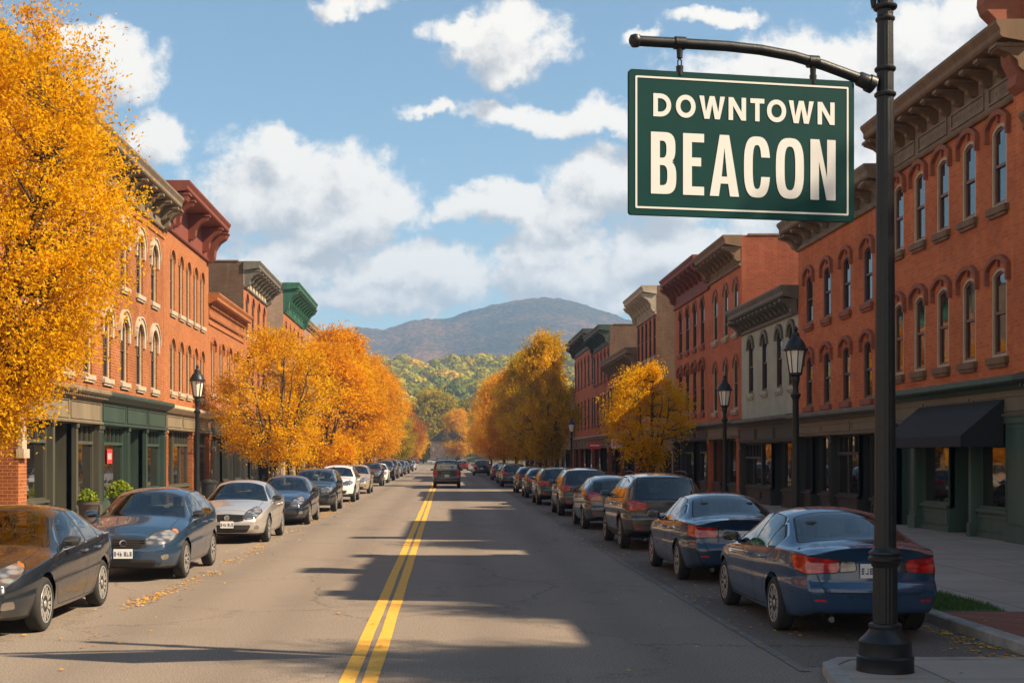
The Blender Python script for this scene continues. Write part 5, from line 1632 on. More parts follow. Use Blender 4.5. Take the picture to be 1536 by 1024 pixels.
    for ya in ax:
        for s_ in (-1, 1):
            n = 12
            vs = []; 
            for k in range(n + 1):
                a = PI * k / n
                vs += [(s_ * (c['tw'] + .02), ya + (ar + .012) * math.cos(a), wr + .01 + (ar + .012) * math.sin(a)), (s_ * .5, ya + (ar + .012) * math.cos(a), wr + .01 + (ar + .012) * math.sin(a))]
            t.add(vs, [(2 * k, 2 * k + 1, 2 * k + 3, 2 * k + 2) for k in range(n)])
    t.build('underbody', M['car_black'], root)
    # cabin: dashboard, steering wheel, seats seen through the glass
    zs0 = .62; zbelt = float(np.interp(0, [p[0] for p in sorted(c['zb'])], [p[1] for p in sorted(c['zb'])]))
    d_ = MB(); d_.prism_x([(.98, zs0), (.98, zbelt - .02), (.80, zbelt + .0), (.56, zbelt - .05), (.50, zs0)], -.66, .66); d_.build('dashboard', M['car_black'], root)
    sw = MB(); n = 20
    ring = [(-.36 + .18 * math.cos(2 * PI * k / n), .44 - .06 * math.sin(2 * PI * k / n), zbelt - .02 + .17 * math.sin(2 * PI * k / n)) for k in range(n + 1)]
    sw.tube(ring, .016, 6); sw.tube([(-.36, .56, zbelt - .06), (-.36, .44, zbelt - .02)], .03, 6); sw.build('steering_wheel', M['car_black'], root)
    for sx_, y_, w_ in ((.36, -.20, .46), (-.36, -.20, .46), (.38, -1.02, .62), (-.38, -1.02, .62)):
        st = MB()
        st.prism_x([(y_ + .42, zs0 - .1), (y_ + .42, zs0 + .04), (y_ + .05, zs0 + .02), (y_ - .10, zbelt + .16), (y_ - .20, zbelt + .16), (y_ - .14, zs0 - .1)], sx_ - w_ / 2, sx_ + w_ / 2)
        st.lathe([(.02, -.10), (.07, -.09), (.085, 0), (.07, .09), (.02, .10)], 12, (sx_, y_ - .17, zbelt + .27), 'z')
        st.build('seat', M['seat_cloth'], root)
    P_('windscreen', S.mesh('windscreen', [({'windscreen'}, M['car_glass'])]))
    P_('rear_window', S.mesh('rear_window', [({'backlight'}, M['car_glass'])]))
    T0 = S.T
    for s_ in (1, -1):
        S.T = [('skip' if t in ('surround', 'chromeline') and s_ * sum(S.V[i][0] for i in f) < 0 else t) for f, t in zip(S.F, T0)]
        P_('window_trim', S.mesh('window_trim', [({'surround'}, M['car_black']), ({'chromeline'}, M['chrome'])]))
    S.T = T0
    for k in range(len(c['side'])):
        for s_ in 'LR':
            P_('side_window', S.mesh('side_window', [({'pane%d%s' % (k, s_)}, M['car_glass'])]))
    def halves(nm, partname, mat):
        for s_ in (1, -1):
            T2 = S.T
            S.T = [(t if t != nm else (nm if s_ * sum(S.V[i][0] for i in f) > 0 else 'skip')) for f, t in zip(S.F, S.T)]
            P_(partname, S.mesh(partname, [({nm}, mat)]))
            S.T = T2
    halves('head', 'headlight', M['headlight'])
    if any(n_ == 'amber' for n_, _, _ in c['head']): halves('amber', 'indicator', M['amber'])
    halves('tail', 'taillight', M['taillight'])
    if any(n_ == 'tail2' for n_, _, _ in c['tail']): halves('tail2', 'reversing_light', M['headlight'])
    if any(n_ == 'reflector' for n_, _, _ in c['rear_feat']): halves('reflector', 'reflector', M['taillight'])
    if any(n_ == 'fog' for n_, _, _ in c['front_feat']): halves('fog', 'fog_lamp', M['chrome'])
    P_('lower_grille', S.mesh('lower_grille', [({'intake'}, M['car_black'])]))
    # grille: dark recess with chrome-edged slats following the nose
    gm = S.mesh('grille', [({'grille'}, M['seam'])])
    gr = P_('grille', gm)
    def nose_y(x, z, front=True):
        Vn = S._arr if hasattr(S, '_arr') else S.arr(); S._arr = Vn
        sel = (Vn[:, 1] > .8) if front else (Vn[:, 1] < -.8)
        Q = Vn[sel]; d = (Q[:, 0] - x) ** 2 + (Q[:, 2] - z) ** 2
        idx = np.argsort(d)[:40]
        return Q[idx][:, 1].max() if front else Q[idx][:, 1].min()
    gp = [p for n_, p, _ in c['front_feat'] if n_ == 'grille']
    if gp:
        zs_ = [p[1] for p in gp[0]]; xs_ = max(p[0] for p in gp[0])
        sl = MB()
        ns = c.get('slats', 4)
        for k in range(ns):
            z = min(zs_) + (max(zs_) - min(zs_)) * (k + .5) / ns
            xm = xs_ * (.92 if z > (min(zs_) + max(zs_)) / 2 else .8)
            pts = [(x, nose_y(x, z) + .006, z) for x in np.linspace(-xm, xm, 15)]
            sl.tube(pts, .011, 5)
        sl.build('slat', M[c.get('slat_mat', 'car_black')], root if not gr else gr)
        em = MB(); zc_ = (min(zs_) + max(zs_)) / 2
        em.lathe([(.062, -.012), (.066, .0), (.062, .012), (.045, .014), (.043, .004), (.03, .004), (.0, .004)], 20, (0, nose_y(0, zc_) + .02, zc_), 'y')
        em.build('emblem', M['chrome'], root)
    # plates
    zp, front = c['plate']
    pl = MB(); yp = nose_y(0, zp, front); s_ = 1 if front else -1
    pl.box(-.155, .155, *sorted((yp + s_ * .004, yp + s_ * .02)), zp - .08, zp + .08, 0)
    r_ = random.Random(len(kind))
    for k in range(6):
        xk = -.118 + k * .047 + (.01 if k > 2 else -.01)
        for q in range(3):
            if r_.random() < .8:
                pl.box(xk - .014, xk + .014, *sorted((yp + s_ * .0205, yp + s_ * .0225)), zp - .04 + q * .027, zp - .04 + q * .027 + .018, 1)
        pl.box(xk - .016 + (k % 2) * .022, xk - .008 + (k % 2) * .022, *sorted((yp + s_ * .0205, yp + s_ * .0222)), zp - .042, zp + .03, 1)
    pl.build('license_plate', [M['plate'], M['plate_ink']], root)
    # mirrors, handles
    my, mz, mx = c['mirror']
    for s_ in (1, -1):
        m = MB()
        prof = [(.002, -.115), (.05, -.105), (.075, -.06), (.085, 0), (.08, .06), (.06, .10), (.002, .112)]
        o = len(m.v)
        m.lathe(prof, 14, (0, 0, 0), 'x')
        m.v = [(x, y * .72 + (.02 if y > 0 else 0), z * .82) for x, y, z in m.v]
        m.v = [(s_ * (mx + .10 + x), my + y - .06 * (x + .1), mz + .05 + z) for x, y, z in m.v]
        m.tube([(s_ * (mx - .06), my + .03, mz - .02), (s_ * (mx + .03), my + .01, mz + .01)], [.035, .03], 8)
        mo = m.build('mirror', paint if c.get('mirror_paint', True) else M['car_black'], root)
        gl = MB(); gl.add([(s_ * (mx + .035), my - .067, mz + .0), (s_ * (mx + .175), my - .078, mz + .0), (s_ * (mx + .185), my - .078, mz + .10), (s_ * (mx + .03), my - .067, mz + .10)], [(0, 1, 2, 3)])
        gl.build('mirror_glass', M['car_glass'], mo)
        for hy in c['handles']:
            hz_ = c['handle_z']
            Vn = S.arr(); sel = np.abs(Vn[:, 1] - hy) < .06
            Q = Vn[sel]; hx = np.abs(Q[np.argmin(np.abs(Q[:, 2] - hz_) + (Q[:, 0] < 0) * 9)][0])
            h = MB()
            h.tube([(s_ * (hx - .01), hy + .10, hz_), (s_ * (hx + .028), hy + .075, hz_ + .004), (s_ * (hx + .03), hy - .075, hz_ + .004), (s_ * (hx - .01), hy - .10, hz_)], [.014, .016, .016, .014], 8)
            h.build('door_handle', M['chrome'] if c.get('chrome_handle') else paint, root)
    # wheels
    tm, rm, hm_ = wheel_meshes(wr, c.get('ww', .2), c.get('spokes', 5))
    for ya in ax:
        for s_ in (1, -1):
            w = link('wheel', tm, root, (s_ * c['tw'], ya, wr), (rng.uniform(0, 6), 0, 0) if s_ > 0 else (rng.uniform(0, 6), 0, PI))
            link('rim', rm, w)
    if c.get('rails'):
        xr, zr, y0_, y1_ = c['rails']
        for s_ in (1, -1):
            m = MB(); m.tube([(s_ * xr, y0_, zr - .05), (s_ * xr, y0_ + .1, zr), (s_ * xr, (y0_ + y1_) / 2, zr + .02), (s_ * xr, y1_ - .1, zr - .01), (s_ * xr, y1_, zr - .07)], .017, 6)
            m.build('roof_rail', M['car_black'], root)
    # wipers / exhaust
    ex = MB(); ex.tube([(-.48, yR + .28, .26), (-.48, yR + .06, .25)], .035, 10); ex.build('exhaust', M['chrome'], root)
    return root

_wh = {}
def wheel_meshes(r, w, spokes):
    if (r, w, spokes) in _wh: return _wh[(r, w, spokes)]
    t = MB()
    rr = r * .70
    t.lathe([(rr, -w / 2 + .02), (rr + .012, -w / 2 + .004), (r * .88, -w / 2), (r * .97, -w / 2 + .02), (r, -w / 2 + .05), (r, w / 2 - .05), (r * .97, w / 2 - .02), (r * .88, w / 2), (rr + .012, w / 2 - .004), (rr, w / 2 - .02)], 40, (0, 0, 0), 'x')
    m = MB()
    # rim lip, barrel and back plate (outer face on +x)
    m.lathe([(rr - .006, w / 2 - .06), (rr + .002, w / 2 - .02), (rr + .004, w / 2 - .008), (rr - .010, w / 2 - .006), (rr - .024, w / 2 - .02), (rr - .03, w / 2 - .10), (.05, w / 2 - .12), (.0, w / 2 - .12)], 36, (0, 0, 0), 'x', 1)
    m.mi = [1] * len(m.mi)
    m.lathe([(rr - .006, w / 2 - .05), (rr + .002, w / 2 - .02), (rr + .005, w / 2 - .006), (rr - .012, w / 2 - .004), (rr - .022, w / 2 - .03)], 36, (0, 0, 0), 'x', 0)
    m.lathe([(.001, w / 2 - .012), (.034, w / 2 - .012), (.046, w / 2 - .022), (.052, w / 2 - .06)], 20, (0, 0, 0), 'x', 0)
    for k in range(spokes):
        for dd in (-.17, .17):
            a = 2 * PI * k / spokes + dd
            a1 = 2 * PI * k / spokes + dd * 1.35
            for (ra, rb, aa, ab, wd0, wd1) in ((.04, rr - .012, a, a1, .016, .021),):
                c0 = Vector((0, math.cos(aa), math.sin(aa))); c1 = Vector((0, math.cos(ab), math.sin(ab)))
                p0, p1 = c0 * ra, c1 * rb
                d = (p1 - p0).normalized(); n_ = Vector((0, -d.z, d.y))
                x0, x1 = w / 2 - .022, w / 2 - .016
                vs = [p0 + n_ * wd0, p0 - n_ * wd0, p1 - n_ * wd1, p1 + n_ * wd1]
                m.add([(x0 if i < 2 else x1, v.y, v.z) for i, v in enumerate(vs)] + [(x0 - .04, v.y, v.z) for v in vs],
                      [(0, 1, 2, 3), (0, 4, 5, 1), (1, 5, 6, 2), (2, 6, 7, 3), (3, 7, 4, 0)], 0)
    _wh[(r, w, spokes)] = (t.mesh('wheel', M['tyre']), m.mesh('rim', [M['rim'], M['seam']]), None)
    return _wh[(r, w, spokes)]

def mirror_x(p): return p

SEDAN = dict(L=4.62, axles=(1.42, -1.30), wr=.325, tw=.78, ww=.2, crown=.085,
    zt=[(2.31, .72), (2.2, .77), (1.9, .865), (1.3, .955), (.95, 1.01), (.15, 1.395), (-.1, 1.445), (-.4, 1.462), (-.8, 1.44), (-1.05, 1.385), (-1.72, 1.115), (-1.85, 1.095), (-2.15, 1.085), (-2.31, 1.06)],
    zb=[(2.31, .60), (2.1, .72), (1.3, .865), (.8, .91), (-.5, .955), (-1.6, 1.015), (-2.1, 1.0), (-2.31, .96)],
    wb=[(2.31, .60), (2.2, .69), (2.0, .78), (1.7, .84), (1.2, .872), (0, .885), (-1.2, .875), (-1.8, .84), (-2.1, .79), (-2.31, .69)],
    wt=[(2.31, .52), (1.9, .70), (1.2, .80), (.95, .79), (.2, .60), (-.3, .585), (-.9, .585), (-1.1, .60), (-1.75, .74), (-2.1, .72), (-2.31, .62)],
    z0=[(2.31, .26), (2.1, .20), (1.5, .185), (-1.5, .19), (-2.0, .24), (-2.31, .33)],
    front=dict(B=.15, w=.70, rake=[(.2, .10), (.34, .0), (.52, .0), (.64, .05), (.8, .16), (1.0, .2)]),
    rear=dict(B=.11, w=.78, rake=[(.2, .12), (.36, .02), (.60, .0), (.66, .06), (.90, .09), (1.0, .05), (1.09, .0), (1.2, .0)]),
    side=[[(.60, .985), (.12, 1.285), (-.24, 1.335), (-.30, 1.0)], [(-.42, 1.005), (-.37, 1.335), (-.78, 1.315), (-.93, 1.25), (-.95, 1.03)], [(-1.06, 1.04), (-1.04, 1.21), (-1.33, 1.085), (-1.34, 1.05)]],
    ws=[(-.70, .86), (-.35, .93), (0, .95), (.35, .93), (.70, .86), (.50, .22), (.25, .18), (-.25, .18), (-.50, .22)],
    rw=[(-.48, -1.02), (0, -1.0), (.48, -1.02), (.60, -1.62), (.3, -1.68), (0, -1.69), (-.3, -1.68), (-.60, -1.62)], rw_ymax=.8,
    head=[('head', [(.50, .60), (.80, .62), (1.05, .68), (1.42, .80), (1.40, .82), (.95, .755), (.52, .655)], .022), ('amber', [(1.44, .795), (1.54, .845), (1.52, .85), (1.42, .82)], .012)],
    tail=[('tail', [(.50, .80), (.95, .78), (1.22, .82), (1.32, .93), (1.20, .945), (.9, .93), (.52, .90)], .02), ('tail2', [(.30, .815), (.46, .80), (.46, .885), (.32, .885)], .018)],
    front_feat=[('grille', [(0, .685), (.40, .665), (.36, .555), (0, .54)], .02), ('intake', [(0, .42), (.52, .42), (.44, .30), (0, .29)], .03), ('fog', [(.64, .36), (.70, .36), (.70, .41), (.65, .41)], .02), ('valance', [(0, .245), (.9, .245), (.9, .1), (0, .1)], .0)],
    rear_feat=[('reflector', [(.52, .455), (.68, .465), (.68, .485), (.52, .475)], .01), ('valance', [(0, .33), (.55, .33), (.62, .1), (0, .1)], .0)],
    doors=[[(.86, .34), (1.0, .50), (1.0, .80), (.74, .92), (.08, 1.36), (-.30, 1.40), (-.36, .98), (-.36, .30), (.80, .30)], [(-.36, .30), (-.36, .98), (-.36, 1.40), (-.80, 1.37), (-1.02, 1.24), (-1.04, 1.0), (-.98, .76), (-.80, .52), (-.76, .30)]],
    lids=[('bonnet', [(-.62, 1.0), (0, 1.06), (.62, 1.0), (.58, 2.1), (-.58, 2.1)], 1, {'top', 'front'} | SIDE | GH, lambda P: .9 - P[:, 1]),
          ('boot', [(-.52, .60), (.52, .60), (.66, 1.02), (-.66, 1.02)], 2, {'rear'}, lambda P: P[:, 1] + 2.0)],
    plate=(.80, False), mirror=(.62, .98, .86), handles=(-.18, -.86), handle_z=.855, chrome_line=True, spokes=8)

SALOON = dict(SEDAN, plate=(.46, True))

HATCH = dict(SEDAN, L=4.30, axles=(1.36, -1.26), wr=.33,
    zt=[(2.15, .78), (2.05, .83), (1.8, .93), (1.25, 1.03), (.98, 1.08), (.15, 1.47), (-.2, 1.535), (-.6, 1.55), (-1.1, 1.53), (-1.5, 1.47), (-1.72, 1.40), (-2.02, 1.10), (-2.15, 1.0)],
    zb=[(2.15, .66), (1.95, .78), (1.25, .93), (.8, .97), (-.5, 1.02), (-1.6, 1.08), (-1.95, 1.04), (-2.15, .93)],
    wb=[(2.15, .60), (2.05, .70), (1.85, .79), (1.6, .84), (1.2, .87), (0, .885), (-1.2, .88), (-1.7, .85), (-1.95, .80), (-2.15, .70)],
    wt=[(2.15, .52), (1.8, .71), (1.2, .80), (.95, .79), (.2, .61), (-.3, .60), (-1.1, .60), (-1.6, .61), (-1.8, .63), (-2.15, .62)],
    z0=[(2.15, .27), (2.0, .22), (1.4, .20), (-1.4, .21), (-1.9, .26), (-2.15, .36)],
    front=dict(B=.15, w=.70, rake=[(.2, .10), (.34, .0), (.54, .0), (.66, .04), (.82, .14), (1.0, .2)]),
    rear=dict(B=.10, w=.78, rake=[(.2, .10), (.36, .0), (.64, .0), (.70, .05), (1.0, .06), (1.5, .0)]),
    side=[[(.62, 1.045), (.12, 1.355), (-.24, 1.41), (-.30, 1.06)], [(-.42, 1.065), (-.37, 1.415), (-.85, 1.41), (-.98, 1.36), (-1.02, 1.09)], [(-1.13, 1.10), (-1.10, 1.36), (-1.42, 1.27), (-1.58, 1.14)]],
    ws=[(-.70, .88), (-.35, .95), (0, .97), (.35, .95), (.70, .88), (.52, .22), (.25, .18), (-.25, .18), (-.52, .22)],
    rw=[(-.50, 1.40), (.50, 1.40), (.55, 1.14), (-.55, 1.14)], rw_xz=True, rw_ymax=1.5,
    head=[('head', [(.46, .645), (.80, .66), (1.15, .73), (1.35, .80), (1.30, .845), (.95, .82), (.50, .72)], .022), ('amber', [(1.36, .80), (1.48, .86), (1.45, .875), (1.33, .845)], .012)],
    tail=[('tail', [(.50, .86), (.90, .86), (1.12, .92), (1.12, 1.04), (.9, 1.06), (.55, .98)], .022)],
    front_feat=[('grille', [(0, .735), (.38, .72), (.36, .60), (0, .585)], .02), ('intake', [(0, .36), (.5, .36), (.46, .29), (0, .28)], .03), ('fog', [(.62, .40), (.68, .40), (.68, .45), (.63, .45)], .022), ('valance', [(0, .26), (.9, .26), (.9, .1), (0, .1)], .0)],
    rear_feat=[('reflector', [(.54, .455), (.66, .465), (.66, .49), (.54, .48)], .01), ('valance', [(0, .38), (.60, .38), (.68, .1), (0, .1)], .0)],
    doors=[[(.86, .36), (1.0, .52), (1.0, .84), (.76, .98), (.08, 1.43), (-.30, 1.48), (-.36, 1.04), (-.36, .32), (.80, .32)], [(-.36, .32), (-.36, 1.04), (-.36, 1.48), (-.86, 1.48), (-1.06, 1.40), (-1.10, 1.06), (-1.0, .80), (-.80, .55), (-.76, .32)]],
    lids=[('bonnet', [(-.62, 1.05), (0, 1.10), (.62, 1.05), (.58, 1.98), (-.58, 1.98)], 1, {'top', 'front'} | SIDE | GH, lambda P: .9 - P[:, 1]),
          ('tailgate', [(-.56, .60), (.56, .60), (.62, .95), (-.62, .95)], 2, {'rear'}, lambda P: P[:, 1] + 1.9)],
    plate=(.49, True), mirror=(.66, 1.04, .86), handles=(-.18, -.88), handle_z=.91, spokes=7)

SUV = dict(SEDAN, L=4.55, axles=(1.40, -1.32), wr=.36, tw=.80, ww=.225, gap=.05, crown=.07, cladding=.40,
    zt=[(2.27, .92), (2.17, .98), (1.9, 1.06), (1.3, 1.13), (1.02, 1.18), (.30, 1.57), (0, 1.655), (-.5, 1.69), (-1.2, 1.675), (-1.75, 1.63), (-1.92, 1.585), (-2.18, 1.14), (-2.27, 1.04)],
    zb=[(2.27, .78), (2.05, .90), (1.3, 1.03), (.8, 1.06), (-.5, 1.10), (-1.7, 1.14), (-2.05, 1.10), (-2.27, .98)],
    wb=[(2.27, .64), (2.17, .74), (1.95, .83), (1.6, .88), (1.2, .905), (0, .915), (-1.2, .91), (-1.8, .885), (-2.05, .85), (-2.27, .77)],
    wt=[(2.27, .56), (1.9, .76), (1.2, .84), (1.0, .83), (.3, .66), (-.3, .645), (-1.2, .645), (-1.7, .65), (-2.0, .68), (-2.27, .70)],
    z0=[(2.27, .34), (2.1, .27), (1.5, .26), (-1.5, .26), (-1.95, .32), (-2.27, .42)],
    front=dict(B=.13, w=.74, rake=[(.25, .10), (.42, .0), (.66, .0), (.8, .03), (.95, .12), (1.1, .2)]),
    rear=dict(B=.09, w=.82, rake=[(.2, .08), (.42, .0), (.72, .0), (.78, .05), (1.1, .05), (1.6, .0)]),
    side=[[(.66, 1.135), (.22, 1.42), (-.22, 1.53), (-.28, 1.15)], [(-.40, 1.155), (-.36, 1.535), (-.92, 1.53), (-1.04, 1.48), (-1.06, 1.17)], [(-1.18, 1.175), (-1.16, 1.50), (-1.56, 1.45), (-1.72, 1.20)]],
    ws=[(-.72, .92), (-.35, .99), (0, 1.01), (.35, .99), (.72, .92), (.56, .36), (.28, .31), (-.28, .31), (-.56, .36)],
    rw=[(-.54, 1.52), (.54, 1.52), (.60, 1.18), (-.60, 1.18)], rw_xz=True, rw_ymax=1.6,
    head=[('head', [(.52, .80), (.86, .80), (1.18, .86), (1.38, .93), (1.32, .965), (.98, .95), (.55, .89)], .022)],
    tail=[('tail', [(.50, .92), (.88, .90), (1.12, .94), (1.16, 1.06), (.92, 1.08), (.54, 1.02)], .024)],
    front_feat=[('grille', [(0, .88), (.42, .87), (.40, .68), (0, .66)], .02), ('intake', [(0, .52), (.56, .52), (.48, .42), (0, .41)], .03), ('valance', [(0, .36), (.95, .36), (.95, .1), (0, .1)], .0)],
    rear_feat=[('reflector', [(.52, .50), (.72, .515), (.72, .54), (.52, .53)], .01), ('valance', [(0, .46), (.95, .46), (.95, .1), (0, .1)], .0)],
    doors=[[(.88, .44), (1.02, .60), (1.02, .94), (.80, 1.07), (.16, 1.50), (-.28, 1.61), (-.34, 1.12), (-.34, .42), (.82, .42)], [(-.34, .42), (-.34, 1.12), (-.34, 1.61), (-.94, 1.60), (-1.12, 1.52), (-1.14, 1.14), (-1.02, .86), (-.82, .62), (-.78, .42)]],
    lids=[('bonnet', [(-.66, 1.09), (0, 1.14), (.66, 1.09), (.60, 2.08), (-.60, 2.08)], 1, {'top', 'front'} | SIDE | GH, lambda P: .9 - P[:, 1]),
          ('tailgate', [(-.60, .62), (.60, .62), (.66, 1.05), (-.66, 1.05)], 2, {'rear'}, lambda P: P[:, 1] + 2.0)],
    plate=(.76, False), mirror=(.72, 1.13, .88), handles=(-.16, -.90), handle_z=.99, rails=(.60, 1.70, -1.5, .1), spokes=6, chrome_line=True)

BOXY = dict(SUV, L=4.40, axles=(1.36, -1.36), wr=.38, crown=.06, cladding=.46, sw=9,
    zt=[(2.2, 1.0), (2.1, 1.07), (1.9, 1.12), (1.3, 1.17), (1.05, 1.2), (.55, 1.68), (.3, 1.80), (-.5, 1.86), (-1.6, 1.85), (-1.98, 1.83), (-2.08, 1.70), (-2.17, 1.2), (-2.2, 1.1)],
    wt=[(2.2, .66), (1.9, .80), (1.2, .86), (1.0, .85), (.5, .74), (-.3, .735), (-1.2, .735), (-1.9, .735), (-2.2, .75)],
    wb=[(2.2, .72), (2.1, .80), (1.95, .86), (1.6, .90), (0, .915), (-1.2, .915), (-1.8, .905), (-2.05, .885), (-2.2, .84)],
    zb=[(2.2, .9), (2.05, .98), (1.3, 1.08), (.8, 1.1), (-.5, 1.12), (-1.7, 1.14), (-2.05, 1.12), (-2.2, 1.04)],
    rear=dict(B=.04, w=.86, rake=[(.2, .06), (.42, .0), (.70, .0), (.76, .05), (1.1, .05), (1.6, .0)]),
    side=[[(.78, 1.17), (.48, 1.46), (.2, 1.66), (-.22, 1.69), (-.28, 1.17)], [(-.40, 1.17), (-.36, 1.69), (-.98, 1.69), (-1.04, 1.64), (-1.06, 1.18)], [(-1.18, 1.18), (-1.16, 1.68), (-1.80, 1.66), (-1.84, 1.20)]],
    ws=[(-.74, .98), (0, 1.04), (.74, .98), (.64, .58), (0, .55), (-.64, .58)],
    rw=[(-.60, 1.67), (.60, 1.67), (.66, 1.22), (-.66, 1.22)],
    tail=[('tail', [(.74, .76), (.90, .76), (.98, .80), (.98, 1.22), (.90, 1.24), (.76, 1.18)], .02)],
    rails=(.66, 1.87, -1.6, .2), plate=(.80, False))

PAINTS = {}
def paint(name, col_, **k):
    if name not in PAINTS: PAINTS[name] = paint_mat('paint_' + name, col_, **k)
    return PAINTS[name]
for nm, cc, kw in (('blue', (.006, .046, .115), dict(metal=.2)), ('deep_blue', (.006, .028, .070), dict(metal=.2)), ('slate_blue', (.013, .040, .082), dict(metal=.2)), ('charcoal', (.006, .012, .021), dict(metal=.1)),
                   ('silver', (.52, .50, .47), dict(metal=.55, rough=.30)), ('white', (.72, .70, .66), dict(metal=0.0)), ('black', (.006, .0065, .008), dict(metal=.1)), ('navy', (.010, .018, .038), dict(metal=.35)),
                   ('bronze', (.055, .043, .032), dict(metal=.25)), ('grey', (.06, .06, .062), dict(metal=.25)), ('beige', (.42, .36, .28), dict(metal=.4)), ('maroon', (.11, .012, .012), dict(metal=.3)), ('red', (.30, .02, .016), dict(metal=.2))):
    paint(nm, cc, **kw)

BASE = {}
def car(kind, x, y, yaw, colour, label, group=None, scale=(1, 1, 1), cat='car'):
    spec = dict(parked_sedan=SEDAN, parked_saloon=SALOON, parked_hatchback=HATCH, parked_suv=SUV, boxy_suv=BOXY)[kind]
    base_paint = PAINTS['blue']
    if kind not in BASE:
        BASE[kind] = build_car('parked_car', spec, base_paint); o = BASE[kind]
    else:
        o = copy_tree(BASE[kind])
    p = PAINTS[colour]
    def recolour(ob):
        if ob.type == 'MESH':
            for s in ob.material_slots:
                if s.material and s.material.name.startswith('paint_'):
                    s.link = 'OBJECT'; s.material = p
        for ch in ob.children: recolour(ch)
    recolour(o)
    o.location = (x, y, .004); o.rotation_euler = (0, 0, R(yaw)); o.scale = scale
    tag(o, label, cat, group)
    return o

PR = 'cars parked along the right kerb'; PL = 'cars parked along the left kerb'
car('parked_sedan', 4.83, 17.45, 0.5, 'blue', 'glossy blue sedan seen from behind, parked right behind the big black sign post', PR)
car('parked_sedan', 4.82, 24.1, 0.3, 'deep_blue', 'dark blue sedan parked between the blue sedan and a bronze grey SUV', PR)
car('parked_suv', 4.88, 31.8, 0, 'bronze', 'bronze grey SUV with roof rails, third car from the black post', PR, (1, 1.04, 1.02))
car('parked_hatchback', 4.85, 40.0, 0, 'grey', 'grey hatchback parked between two SUVs on the right', PR)
car('parked_suv', 4.9, 48.6, 0, 'bronze', 'brown SUV ahead of the grey hatchback on the right', PR)
car('parked_suv', 4.85, 59.0, 0, 'black', 'black SUV with bright red tail lamps, halfway along the right kerb', PR, (1, 1, .97))
car('parked_hatchback', 4.9, 68.6, 0, 'navy', 'navy hatchback beyond the black SUV at the right kerb', PR)
car('parked_hatchback', 4.9, 77.5, 0, 'bronze', 'small brown hatchback beyond the navy one at the right kerb', PR)
car('parked_suv', 4.7, 92.5, 0, 'deep_blue', 'blue SUV parked far along the right kerb near the moving cars', PR, (1, 1, .95))
car('parked_sedan', 4.9, 104, 0, 'black', 'black sedan beyond the far blue SUV at the right kerb', PR)
car('parked_hatchback', 4.9, 118, 0, 'maroon', 'dark red hatchback under the large right trees', PR)
car('parked_suv', 4.9, 170, 0, 'black', 'farthest black SUV at the right kerb', PR)
car('boxy_suv', .1, 90.5, 0, 'black', 'boxy black SUV with tall red tail lamps driving away along the yellow lines', 'cars driving away')
car('parked_suv', 3.95, 147, 0, 'navy', 'dark navy SUV driving away in the distance, right lane', 'cars driving away', (1, 1, 1.02))
car('parked_hatchback', 2.5, 196, 0, 'maroon', 'tiny dark red car in the distance left of the navy SUV', 'cars driving away')
car('parked_saloon', -5.68, 17.45, 180.4, 'charcoal', 'dark charcoal blue sedan facing the viewer, cut off by the left edge', PL)
car('parked_hatchback', -5.34, 24.4, 180, 'slate_blue', 'slate blue hatchback with amber headlamps, second from the left edge', PL, (1, 1, .985))
car('parked_saloon', -5.2, 34.2, 180, 'silver', 'silver sedan facing the viewer with wide dark grille', PL, (1, 1, 1.02))
car('parked_saloon', -5.05, 42.6, 180, 'navy', 'black navy sedan parked just behind the silver sedan', PL, (1, 1, 1.02))
car('parked_suv', -5.05, 52.2, 180, 'charcoal', 'charcoal SUV behind the black navy sedan on the left', PL, (1, 1, .97))
car('parked_suv', -5.05, 62.8, 180, 'white', 'white SUV on the left beyond the charcoal SUV', PL)
car('parked_hatchback', -5.1, 76.5, 180, 'beige', 'beige hatchback beyond the white SUV on the left', PL, (1, 1, 1.05))
car('parked_suv', -5.35, 95.5, 180, 'black', 'black SUV beyond the beige hatchback on the left', PL)
car('parked_hatchback', -5.35, 106, 180, 'white', 'white hatchback just beyond the distant black SUV on the left', PL)
car('parked_suv', -5.35, 117, 180, 'black', 'distant black SUV under the amber trees on the left', PL, (1, 1, 1.05))
car('parked_suv', -5.35, 127.5, 180, 'grey', 'distant grey SUV under the amber trees on the left', PL, (1, 1, 1.1))
car('parked_saloon', -5.35, 139, 180, 'silver', 'distant silver sedan far along the left kerb', PL, (1, 1, 1.1))
car('parked_suv', -5.35, 151, 180, 'charcoal', 'distant charcoal SUV far along the left kerb', PL)
car('parked_hatchback', -5.35, 166, 180, 'beige', 'tiny beige hatchback near the end of the left kerb', PL)
car('parked_suv', -5.35, 186, 180, 'navy', 'tiny navy SUV second to last at the left kerb', PL)
car('parked_saloon', -5.35, 206, 180, 'silver', 'tiny silver sedan last in the left row', PL)
for i, (x, y, yaw, c_, lb) in enumerate([(-9, 341.5, 90, 'maroon', 'tiny maroon car crossing the far junction'), (-2.5, 344.5, -90, 'silver', 'tiny silver car crossing the far junction'), (-16, 344.5, -90, 'navy', 'tiny navy car at the left of the far junction')]):
    car('parked_saloon', x, y, yaw, c_, lb, 'cars at the far junction')
